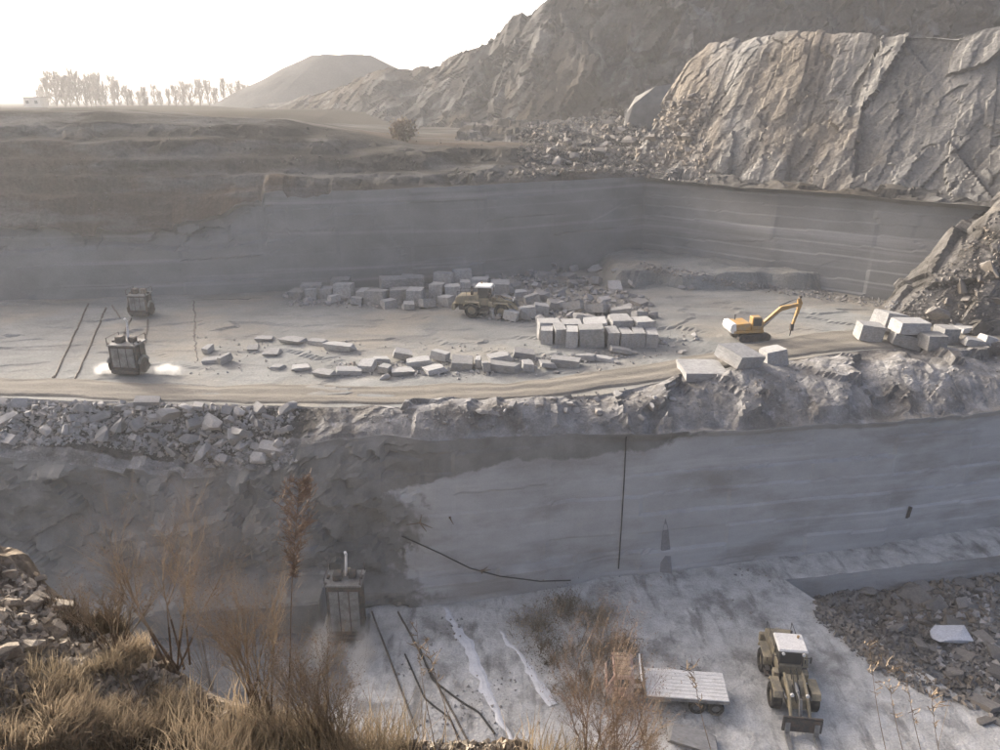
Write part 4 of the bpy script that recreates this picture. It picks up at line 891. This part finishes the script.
def strip(name, pts, width, m, z, label, cat, kind=None, jit=.25, seed=0, hgt=.05):
    """flat uneven tongue on the ground"""
    r = random.Random(seed); P = poly(pts, 60); V = []; Fc = []
    for i, q in enumerate(P):
        a = P[max(0, i-1)]; b = P[min(len(P)-1, i+1)]; d = Vector((b[0]-a[0], b[1]-a[1], 0)).normalized(); n = Vector((-d.y, d.x, 0))
        w_ = width(i/59) if callable(width) else width
        c = Vector((q[0], q[1], 0)); nz = [float(fbm(np.array((q[0]*1.1, q[1]*1.1, seed+sx_*5.)), 3, 211)) for sx_ in (0, 1, 2)]; c += n*nz[0]*.25
        for sx in (-1, -.4, .4, 1):
            e = c+n*sx*w_*(1+jit*1.6*nz[1 if sx < 0 else 2]); V.append((e.x, e.y, down(e.x, e.y, z+4)+(hgt if abs(sx) < .9 else .006)))
    for i in range(59):
        for k in range(3): a = i*4+k; Fc.append((a, a+1, a+5, a+4))
    o = bpy.data.objects.new(name, mesh_np(name, V, Fc, m)); link(o); tag(o, label, cat, None, kind); return o
def gp(x, y, z=0.): q = atz(x, y, z); return (q.x, q.y)
strip('slurry_streak', [gp(445, 608), gp(470, 650), gp(488, 690), gp(500, 720), gp(512, 745)], lambda t: .12+.28*math.sin(math.pi*min(1, t*1.1))**.7, 'slurry', 0, 'long white slurry streak on the lower floor right of the tall saw', None, 'stuff', .5, 3)
strip('slurry_streak', [gp(500, 632), gp(520, 655), gp(540, 685), gp(553, 705)], lambda t: .1+.25*t, 'slurry', 0, 'short white slurry streak beside the dark weeds on the lower floor', None, 'stuff', .5, 4)
# rails
def rail(pts, label, group, z, w_=.09, h_=.12, up=.0):
    P = poly(pts, 24); bm = B_(); prev = None
    for q in P:
        zz = down(q[0], q[1], z+4)-.02+up; i = len(bm.verts)
        cur = [bm.verts.new((q[0]+dx*w_, q[1], zz+dz)) for dx, dz in ((-.7, 0), (.7, 0), (.7, h_*.25), (.35, h_*.4), (.35, h_), (-.35, h_), (-.35, h_*.4), (-.7, h_*.25))]
        if prev:
            for k in range(8): bm.faces.new((prev[k], prev[(k+1) % 8], cur[(k+1) % 8], cur[k]))
        else: bm.faces.new(cur[::-1])
        prev = cur
    bm.faces.new(prev); o = part('saw_rail', bm, 'rail_steel', None); tag(o, label, 'rail', group)
for i, (a, b) in enumerate([((88, 304), (53, 380)), ((106, 308), (75, 380)), ((131, 318), (108, 372)), ((148, 320), (140, 372))]):
    rail([gp(*a, ZU), gp(*b, ZU)], ORD[i]+' dark saw rail from the left on the upper floor', 'rails on the upper floor', ZU, .13, .15)
rail([gp(112, 306, ZU), gp(120, 318, ZU)], 'short stub of rail left of the far stone saw', 'rails on the upper floor', ZU, .12, .15)
for i, (a, b) in enumerate([((372, 612), (418, 735)), ((398, 612), (470, 745))]):
    rail([gp(*a), gp(*b)], ('left' if i == 0 else 'right')+' dark rail running down the lower floor beside the tall saw', 'rails on the lower floor', 0, .1, .14)
# sawn slot edges at the pale floor left
for (a, b, lab) in [((194, 300), (196, 364), 'dark upright sawn slot line across the left upper floor'), ((196, 300), (262, 298), 'dark sawn slot line along the back of the left upper floor')]:
    strip('sawn_slot', [gp(*a, ZU), gp(*b, ZU)], .09, 'steel_dark', ZU, lab, 'slot', None, .5, 8, .03)
# cables
def cable(name, pts, r, label, cat='cable', m='cable_black'):
    cu = bpy.data.curves.new(name, 'CURVE'); cu.dimensions = '3D'; sp = cu.splines.new('POLY'); sp.points.add(len(pts)-1)
    for q, p in zip(sp.points, pts): q.co = (*p, 1)
    cu.bevel_depth = r; cu.bevel_resolution = 1; tmp = bpy.data.objects.new(name, cu); COL.objects.link(tmp)
    dg = bpy.context.evaluated_depsgraph_get(); me = bpy.data.meshes.new_from_object(tmp.evaluated_get(dg)); bpy.data.objects.remove(tmp)
    me.materials.clear(); me.materials.append(MATS[m]); o = bpy.data.objects.new(name, me); link(o); return tag(o, label, cat)
def wallpts(px): 
    out = []
    for i in range(len(px)-1):
        for k in range(8):
            t = k/8; x = px[i][0]+(px[i+1][0]-px[i][0])*t; y = px[i][1]+(px[i+1][1]-px[i][1])*t; h = hit(x, y)[0]; out.append(h+Vector((0, -.1, .05)))
    return out
cable('cable', wallpts([(402, 536), (440, 553), (470, 568), (500, 576), (540, 581), (575, 580)]), .05, 'black cable sagging down the lower face behind the white slurry streak')
cable('cable', wallpts([(626, 437), (624, 480), (621, 530), (618, 574)]), .045, 'black cable hanging straight down the middle of the lower face')
cable('hose', [Vector((x, y, down(x, y, 4)+.06)) for x, y in poly([gp(420, 650), gp(432, 680), gp(455, 698), gp(480, 715), gp(495, 735)], 30)], .07, 'dark hose curling over the lower floor beside the rails', 'hose')
cable('hose', [Vector((x, y, down(x, y, 4)+.06)) for x, y in poly([gp(405, 655), gp(425, 700), gp(450, 720), gp(462, 745)], 30)], .06, 'second dark hose nearer the saw on the lower floor', 'hose')
for i, (x, y, ln, ang, lab) in enumerate([(420, 522, 1.3, -.5, 'dead brush caught on the lower face above the sagging cable'), (482, 570, .9, .9, 'small dead brush hanging on the sagging cable'), (450, 517, .9, -1.2, 'dark twig stuck on the lower face right of the dead brush')]):
    h = hit(x, y)[0]; b = h+Vector((0, -.12, 0)); pts = [b+Vector((math.cos(ang+k*1.9)*ln*.8, -.1, math.sin(ang+k*1.9)*ln*.6)) for k in range(4 if i < 2 else 1)]
    bm = B_()
    for q in pts: cyl(bm, b, q, .06, 5, .02)
    bx(bm, b+Vector((0, .04, 0)), (.15, .12, .12)); tag(part('dead_brush', bm, 'bark', None), lab, 'brush')
h = hit(908, 512)[0]; bm = B_(); bx(bm, h+Vector((0, -.05, 0)), (.16, .15, 1.1), rot=(0, .1, 0)); bar(bm, h+Vector((.14, -.05, -.5)), h+Vector((.24, -.05, .5)), .06, .06); tag(part('drill_steel', bm, 'steel_dark', None), 'dark drill steel leaning on the right part of the lower face', 'drill steel')
# wet stain where water seeps from the wall is real damp rock: a thin film
V = []; h0 = hit(665, 545)[0]
for (x, y) in [(660, 572), (661, 545), (663, 528), (665.5, 518), (668, 528), (670, 545), (672, 573)]: h = hit(x, y)[0]; V.append(h+Vector((0, -.02, 0)))
mat('damp_rock', (.17, .17, .175), (.22, .22, .225), 2., bump=.1, rough=.5)
o = bpy.data.objects.new('damp_stain', mesh_np('damp_stain', V, [tuple(range(len(V)))], 'damp_rock')); link(o); tag(o, kind='stuff')

# ---- far hut
h = aty(36, 104, 330); g = down(h.x, 330)
hut = empty('hut', (h.x, 330, g), 0, 'small flat hut beside the far trees on the left skyline', 'hut')
bm = B_(); bx(bm, (0, 0, 1.8), (7, 5, 3.6)); part('wall', bm, 'hut_wall', hut); bm = B_(); bx(bm, (0, 0, 3.75), (7.6, 5.6, .35)); part('roof', bm, 'hut_roof', hut)
for x in (-2, 1.6):
    bm = B_(); bx(bm, (x, -2.52, 1.9), (1.2, .06, 1.2)); part('window', bm, 'glass_dark', hut)

# ================================================================ PLANTS
def twig(V, Fc, a, b, r0, r1, n=3):
    d = (b-a); 
    if d.length < 1e-6: return
    q = d.to_track_quat('Z', 'Y').to_matrix(); o = len(V)
    for p, r in ((a, r0), (b, r1)):
        for i in range(n): V.append(p+q@Vector((math.cos(6.283*i/n)*r, math.sin(6.283*i/n)*r, 0)))
    for i in range(n): Fc.append((o+i, o+(i+1) % n, o+n+(i+1) % n, o+n+i))
def grow(V, Fc, r, a, d, ln, rad, lev, kids, spread, up, segs=3, thin=.55):
    p = a.copy(); dirv = d.normalized(); 
    for s_ in range(segs):
        q = p+dirv*ln/segs; r1 = rad*(1-(s_+1)/segs*.55); twig(V, Fc, p, q, rad*(1-s_/segs*.55), r1); p = q
        dirv = (dirv+Vector((r.gauss(0, .14), r.gauss(0, .14), r.gauss(0, .1)+up))).normalized()
        if lev > 0:
            for _ in range(kids):
                ax = Vector((r.gauss(0, 1), r.gauss(0, 1), r.gauss(0, .6))).normalized()
                grow(V, Fc, r, p, (dirv+ax*spread).normalized(), ln*r.uniform(.35, .6), r1*thin, lev-1, kids, spread, up, 2, thin)
# far bare trees (silhouettes on the plain)
def far_tree(seed):
    r = random.Random(seed); tv = []; tf = []; V = []; Fc = []
    twig(tv, tf, Vector((0, 0, -.5)), Vector((0, 0, 5)), .28, .2, 6); twig(tv, tf, Vector((0, 0, 5)), Vector((.2, 0, 11)), .2, .08, 6)
    wd_ = r.uniform(1.3, 2.6)
    for k in range(150):
        z = .6+10.5*r.random()**.9; env = wd_*math.sin(math.pi*min(1, max(.05, (z+1.2)/14)))**.7; a = r.uniform(0, 6.28); q = env*r.random()**.6
        st = Vector((math.cos(a)*q, math.sin(a)*q, z)); grow(V, Fc, r, st, Vector((math.cos(a)*.25, math.sin(a)*.25, 1)), r.uniform(1.2, 2.8), .085, 1, 3, .5, .05, 3, .8)
        if k % 4 == 0: twig(V, Fc, Vector((0, 0, max(.3, z-2))), st, .12, .08)
    return mesh_np('trunk', tv, tf, 'far_bark'), mesh_np('crown', V, Fc, 'far_bark')
FT = [far_tree(60+i) for i in range(5)]
rt = random.Random(77); i = 0
prof = lambda x: np.interp(x, [40, 48, 70, 90, 110, 130, 150, 180, 200, 225, 250, 270, 300], [.75, 1.0, 1.25, .9, 1.0, .8, .65, .75, .85, .75, .7, .5, .35])
xpx = 41
while xpx < 292:
    Y_ = rt.uniform(330, 400); p = aty(xpx, 102, Y_); s_ = float(prof(xpx))*rt.uniform(.8, 1.12)*Y_/360
    t = empty('bare_tree', (p.x, Y_, down(p.x, Y_)), rt.uniform(0, 6), (ORD+['twenty-seventh', 'twenty-eighth', 'twenty-ninth', 'thirtieth', 'thirty-first', 'thirty-second', 'thirty-third', 'thirty-fourth', 'thirty-fifth', 'thirty-sixth', 'thirty-seventh', 'thirty-eighth', 'thirty-ninth', 'fortieth', 'forty-first', 'forty-second', 'forty-third', 'forty-fourth', 'forty-fifth'])[i]+' bare tree from the left in the hazy skyline row', 'tree', 'bare trees on the skyline')
    t.scale = (s_*rt.uniform(1.0, 1.45), s_*1.2, s_*rt.uniform(.8, 1.15)); a, b = FT[i % 5]
    for nm, me in (('trunk', a), ('crown', b)): o = bpy.data.objects.new(nm, me); link(o, t)
    i += 1; xpx += rt.uniform(4, 9.5) if xpx < 120 else rt.uniform(5, 10)
# round bush at the foot of the mountain
def leafy(name, loc, size, n, m, label, cat, seed, lsz=.12, stems=6):
    r = random.Random(seed); V = []; Fc = []; t = empty(name, loc, 0, label, cat)
    for _ in range(n):
        v = Vector((r.gauss(0, 1), r.gauss(0, 1), r.gauss(0, 1))).normalized()*r.random()**.4
        c = Vector((v.x*size[0], v.y*size[1], (v.z*.5+.55)*size[2])); c += Vector((r.gauss(0, .1), r.gauss(0, .1), r.gauss(0, .1)))*size[0]
        M = Euler((r.uniform(0, 6), r.uniform(0, 6), r.uniform(0, 6))).to_matrix(); o = len(V)
        for q in ((-.5, 0, 0), (0, -.25, .05), (.6, 0, 0), (0, .25, .05)): V.append(c+M@Vector(q)*lsz*r.uniform(.6, 1.4))
        Fc.append((o, o+1, o+2, o+3))
    link(bpy.data.objects.new('foliage', mesh_np('foliage', V, Fc, m)), t)
    V = []; Fc = []
    for _ in range(stems): grow(V, Fc, r, Vector((0, 0, -.1)), Vector((r.gauss(0, .5), r.gauss(0, .5), 1)), size[2]*.9, size[0]*.04, 1, 2, .6, 0)
    link(bpy.data.objects.new('stem', mesh_np('stem', V, Fc, 'bark')), t); return t
h = hit(403, 141)
if h: leafy('bush', (h[0].x, h[0].y, h[0].z-.3), (2.1, 1.6, 3.6), 500, 'dry_twig', 'round brown bush on the ridge below the mountain', 'bush', 3, .6)
# shrubs on the near spur
def shrub(px, py, hpx, wfrac, m, label, seed, name='shrub', n=9, dz=0, Y=None, lev=3, kids=3, rad=.011, spread=.5, leaves=900):
    if Y: p = aty(px, py, Y); p.z = down(p.x, p.y, 36)
    else: p = hit(px, py)[0]
    dep = p.y*math.cos(TILT)+(CAMH-p.z)*math.sin(TILT); H = hpx*dep/F*1.25; r = random.Random(seed)
    t = empty(name, p-Vector((0, 0, .05)), 0, label, 'shrub'); V = []; Fc = []; SV = []; SF = []
    for _ in range(n):
        d = Vector((r.gauss(0, wfrac), r.gauss(0, wfrac), 1)).normalized(); st = Vector((r.gauss(0, .06), r.gauss(0, .06), 0)); e = st+d*H*.35
        twig(SV, SF, st, e, rad*1.3, rad, 5)
        grow(V, Fc, r, e, d, H*r.uniform(.45, .7), rad*.75, lev, kids, spread, .1, 4, .62)
    LV = []; LF = []; lo_ = [v for v in V if v.z > H*.3]
    for _ in range(leaves):
        c = r.choice(lo_)+Vector((r.gauss(0, .02), r.gauss(0, .02), r.gauss(0, .02))); M = Euler((r.uniform(0, 6), r.uniform(0, 6), r.uniform(0, 6))).to_matrix(); o = len(LV)
        for k in ((-.5, 0, 0), (0, -.22, 0), (.5, 0, 0), (0, .22, 0)): LV.append(c+M@Vector(k)*r.uniform(.014, .03))
        LF.append((o, o+1, o+2, o+3))
    if leaves: link(bpy.data.objects.new('leaves', mesh_np('leaves', LV, LF, 'dry_leaf')), t)
    link(bpy.data.objects.new('stem', mesh_np('stem', SV, SF, 'bark')), t); link(bpy.data.objects.new('twigs', mesh_np('twigs', V, Fc, m)), t)
shrub(212, 690, 150, .20, 'red_twig', 'tall reddish bare shrub at the crest of the near spur', 1, n=24, leaves=3600)
shrub(258, 712, 95, .24, 'dry_twig', 'bushy tan shrub low on the spur, left of the feathery reed', 11, n=14, leaves=2200)
shrub(322, 748, 90, .26, 'dry_twig', 'bushy tan shrub right of the feathery reed', 12, n=14, leaves=2200)
shrub(120, 652, 60, .3, 'dry_twig', 'small brown shrub on the crest beside the near rocks', 13, n=9)
shrub(175, 668, 120, .22, 'dry_twig', 'thin bare shrub behind the crest left of the reddish shrub', 2, n=9)
shrub(240, 700, 90, .2, 'red_twig', 'small reddish shrub right of the tall reddish shrub', 3, n=5)
shrub(588, 775, 105, .26, 'red_twig', 'russet shrub at bottom centre in front of the truck cab', 4, n=10, Y=6.3, leaves=1600)
shrub(640, 775, 70, .28, 'dry_twig', 'tan twiggy shrub below the truck deck, right of the russet shrub', 5, n=8, Y=6.2, leaves=1200)
shrub(615, 800, 125, .2, 'red_twig', 'taller russet shrub between the truck cab and deck', 6, n=5, Y=6.1, leaves=700)
shrub(350, 760, 60, .3, 'dry_twig', 'low tan shrub at the lower rim of the near spur', 7, n=6, Y=6.6)
# tall feathery stalk and lone reeds
def reed(px, py, top, Y, label, seed, plume=True, m='red_twig', rad=.009, lean=0.):
    p = aty(px, py, Y); p.z = down(p.x, p.y, 36)-.05; q = aty(top[0], top[1], Y+lean); r = random.Random(seed)
    t = empty('reed', p, 0, label, 'reed'); V = []; Fc = []; N_ = 14; pts = [(q-p)*(k/N_)+Vector((math.sin(k*.5)*.015, 0, 0)) for k in range(N_+1)]
    for k in range(N_): twig(V, Fc, pts[k], pts[k+1], rad*(1-.7*k/N_), rad*(1-.7*(k+1)/N_), 5)
    link(bpy.data.objects.new('stem', mesh_np('stem', V, Fc, 'bark' if plume else 'dry_twig')), t)
    if True:
        V = []; Fc = []
        for k in range(150 if plume else 12):
            u = r.uniform(.66, 1.0); a = (q-p)*u; side_ = r.choice((-1, 1)); ln = (.30 if plume else .13)*math.sin(math.pi*min(1, (1.02-u)/.36+.08))**.8*r.uniform(.6, 1.1)
            d = Vector((side_*r.uniform(.5, 1), r.gauss(0, .5), r.uniform(.5, 1.1))).normalized(); c = a+d*ln; twig(V, Fc, a, c, .005, .003)
            for _ in range(5 if plume else 2): f = r.uniform(.3, 1); s_ = a+d*ln*f; twig(V, Fc, s_, s_+Vector((r.gauss(0, .03), r.gauss(0, .03), r.uniform(.0, .06))), .005, .003)
        pl_ = link(bpy.data.objects.new('plume', mesh_np('plume', V, Fc, m if plume else 'dry_twig')), t); pl_['kind'] = 'stuff'
reed(287, 760, (299, 482), 6.8, 'tall reed with reddish feathery plume left of the tall stone saw', 3)
for i, (x, tx, ty, lab) in enumerate([(905, 868, 640, 'thin bare reed stalk leaning left at bottom right'), (925, 885, 660, 'thin reed stalk right of the leaning one at bottom right'), (945, 905, 672, 'middle reed stalk of the bottom right tuft'), (960, 930, 690, 'shorter reed stalk in the bottom right tuft'), (990, 948, 700, 'rightmost short reed stalk at bottom right'), (440, 415, 620, 'thin pale stalk crossing the rails at bottom centre'), (470, 425, 640, 'thin pale stalk right of the one crossing the rails'), (725, 690, 655, 'thin stalk right of the truck deck')]):
    reed(x, 790, (tx, ty), 6.0, lab, 30+i, False, rad=.006)
# small dry branch sticking out of the spur over the pit
pb = hit(295, 738)[0]
cable('branch', [aty(x, y, 8.6) for x, y in [(300, 640), (268, 612), (246, 592), (236, 578)]], .01, 'dark bare branch hanging before the lower face, left of the reed', 'branch', 'bark') if False else None
# dry grass of the spur
def grass(name, n, fn, m, ln, seed, w_=.012):
    r = random.Random(seed); V = []; Fc = []; k = 0; tries = 0
    while k < n and tries < n*2:
        tries += 1; x, y = fn(r); h = hit(x, y)
        if not h or h[1] > 16: continue
        p = h[0]; dn_ = float(fbm(np.array((p.x*1.3, p.y*1.3, seed*1.)), 3, 303))
        if dn_ < -.06+r.gauss(0, .05): continue
        L_ = ln*r.uniform(.4, 1.2)*(1+1.2*max(0, dn_)); a = r.uniform(0, 6.28); b = Vector((math.cos(a), math.sin(a), 0)); le = Vector((r.gauss(.12, .3), r.gauss(0, .3), 1)).normalized()
        o = len(V); m1 = p+le*L_*.55; m2 = p+le*L_*.85+Vector((le.x, le.y, 0))*L_*.45
        V += [p-b*w_*.5, p+b*w_*.5, m1+b*w_*.35, m1-b*w_*.35, m2]; Fc += [(o, o+1, o+2, o+3), (o+3, o+2, o+4)]; k += 1
    o = bpy.data.objects.new(name, mesh_np(name, V, Fc, m)); link(o); tag(o, kind='stuff')
def tuft_fn(cs):
    def f(r): x, y, sx, sy = r.choice(cs); return r.gauss(x, sx), min(752, r.gauss(y, sy))
    return f
grass('dry_grass', 8000, tuft_fn([(150, 680, 34, 16), (110, 655, 22, 14), (190, 712, 40, 16), (250, 730, 34, 12), (130, 730, 50, 14), (60, 735, 40, 10), (290, 745, 30, 6), (90, 690, 40, 20), (225, 705, 20, 8)]), 'dry_grass', .30, 5)
grass('dry_grass', 6000, tuft_fn([(40, 700, 50, 30), (100, 620, 25, 10), (200, 735, 80, 12), (340, 750, 30, 4)]), 'dark_scrub', .24, 6, .01)
def rim_grass(name, n, m, cxs, ln, seed):
    r = random.Random(seed); V = []; Fc = []
    for _ in range(n):
        c = r.choice(cxs); x = r.gauss(c[0], c[1]); y = r.gauss(6.2, .35); z = down(x, y, 36); L_ = ln*r.uniform(.4, 1.3)*c[2]; p = Vector((x, y, z)); a = r.uniform(0, 6.28); b = Vector((math.cos(a), math.sin(a), 0))*.006
        le = Vector((r.gauss(.05, .25), r.gauss(0, .25), 1)).normalized(); o = len(V); m1 = p+le*L_*.6; m2 = p+le*L_+Vector((le.x, le.y, -.1))*L_*.3
        V += [p-b, p+b, m1+b*.7, m1-b*.7, m2]; Fc += [(o, o+1, o+2, o+3), (o+3, o+2, o+4)]
    o = bpy.data.objects.new(name, mesh_np(name, V, Fc, m)); link(o); tag(o, kind='stuff')
rim_grass('dry_grass', 5200, 'dry_grass', [(-2.2, .45, 1.), (-1.6, .35, 1.1), (-2.9, .3, .9), (.9, .3, .9)], .62, 8)
# dark weeds on the lower floor behind the truck cab
for i, (x, y, sx, sz, lab) in enumerate([(535, 628, 1.6, 1.2, 'dark weed clump at the left of the patch behind the truck'), (565, 612, 1.5, 1.6, 'taller brown weed clump at the back of the patch behind the truck'), (600, 622, 1.7, 1.2, 'dark weed clump at the right of the patch behind the truck'), (552, 655, 1.7, 1.3, 'brown weed clump in the middle of the patch behind the truck'), (580, 690, 1.6, 1.2, 'weed clump nearest the truck cab'), (622, 650, 1.2, .9, 'small weed clump just behind the truck headboard'), (597, 655, 1.5, 1.2, 'weed clump between the truck headboard and the slurry streak')]):
    q = gp(x, y); g = down(q[0], q[1], 5); r = random.Random(90+i); t = empty('weed_clump', (q[0], q[1], g), 0, lab, 'weeds', 'weed clumps on the lower floor')
    V = []; Fc = []
    for _ in range(44): grow(V, Fc, r, Vector((r.gauss(0, sx*.5), r.gauss(0, sx*.5), -.05)), Vector((r.gauss(0, .4), r.gauss(0, .4), 1)), sz*r.uniform(.4, .7), .022, 2, 3, .8, .02, 3, .7)
    link(bpy.data.objects.new('stems', mesh_np('stems', V, Fc, 'dark_scrub')), t)
    V = []; Fc = []
    for _ in range(900):
        c = Vector((r.gauss(0, sx*.6), r.gauss(0, sx*.6), abs(r.gauss(0, sz*.4)))); M = Euler((r.uniform(0, 6), r.uniform(0, 6), r.uniform(0, 6))).to_matrix(); o = len(V)
        for k in ((-.5, 0, 0), (0, -.2, 0), (.5, 0, 0), (0, .2, 0)): V.append(c+M@Vector(k)*r.uniform(.08, .22))
        Fc.append((o, o+1, o+2, o+3))
    link(bpy.data.objects.new('leaves', mesh_np('leaves', V, Fc, 'dark_scrub' if i % 2 else 'dry_twig')), t)
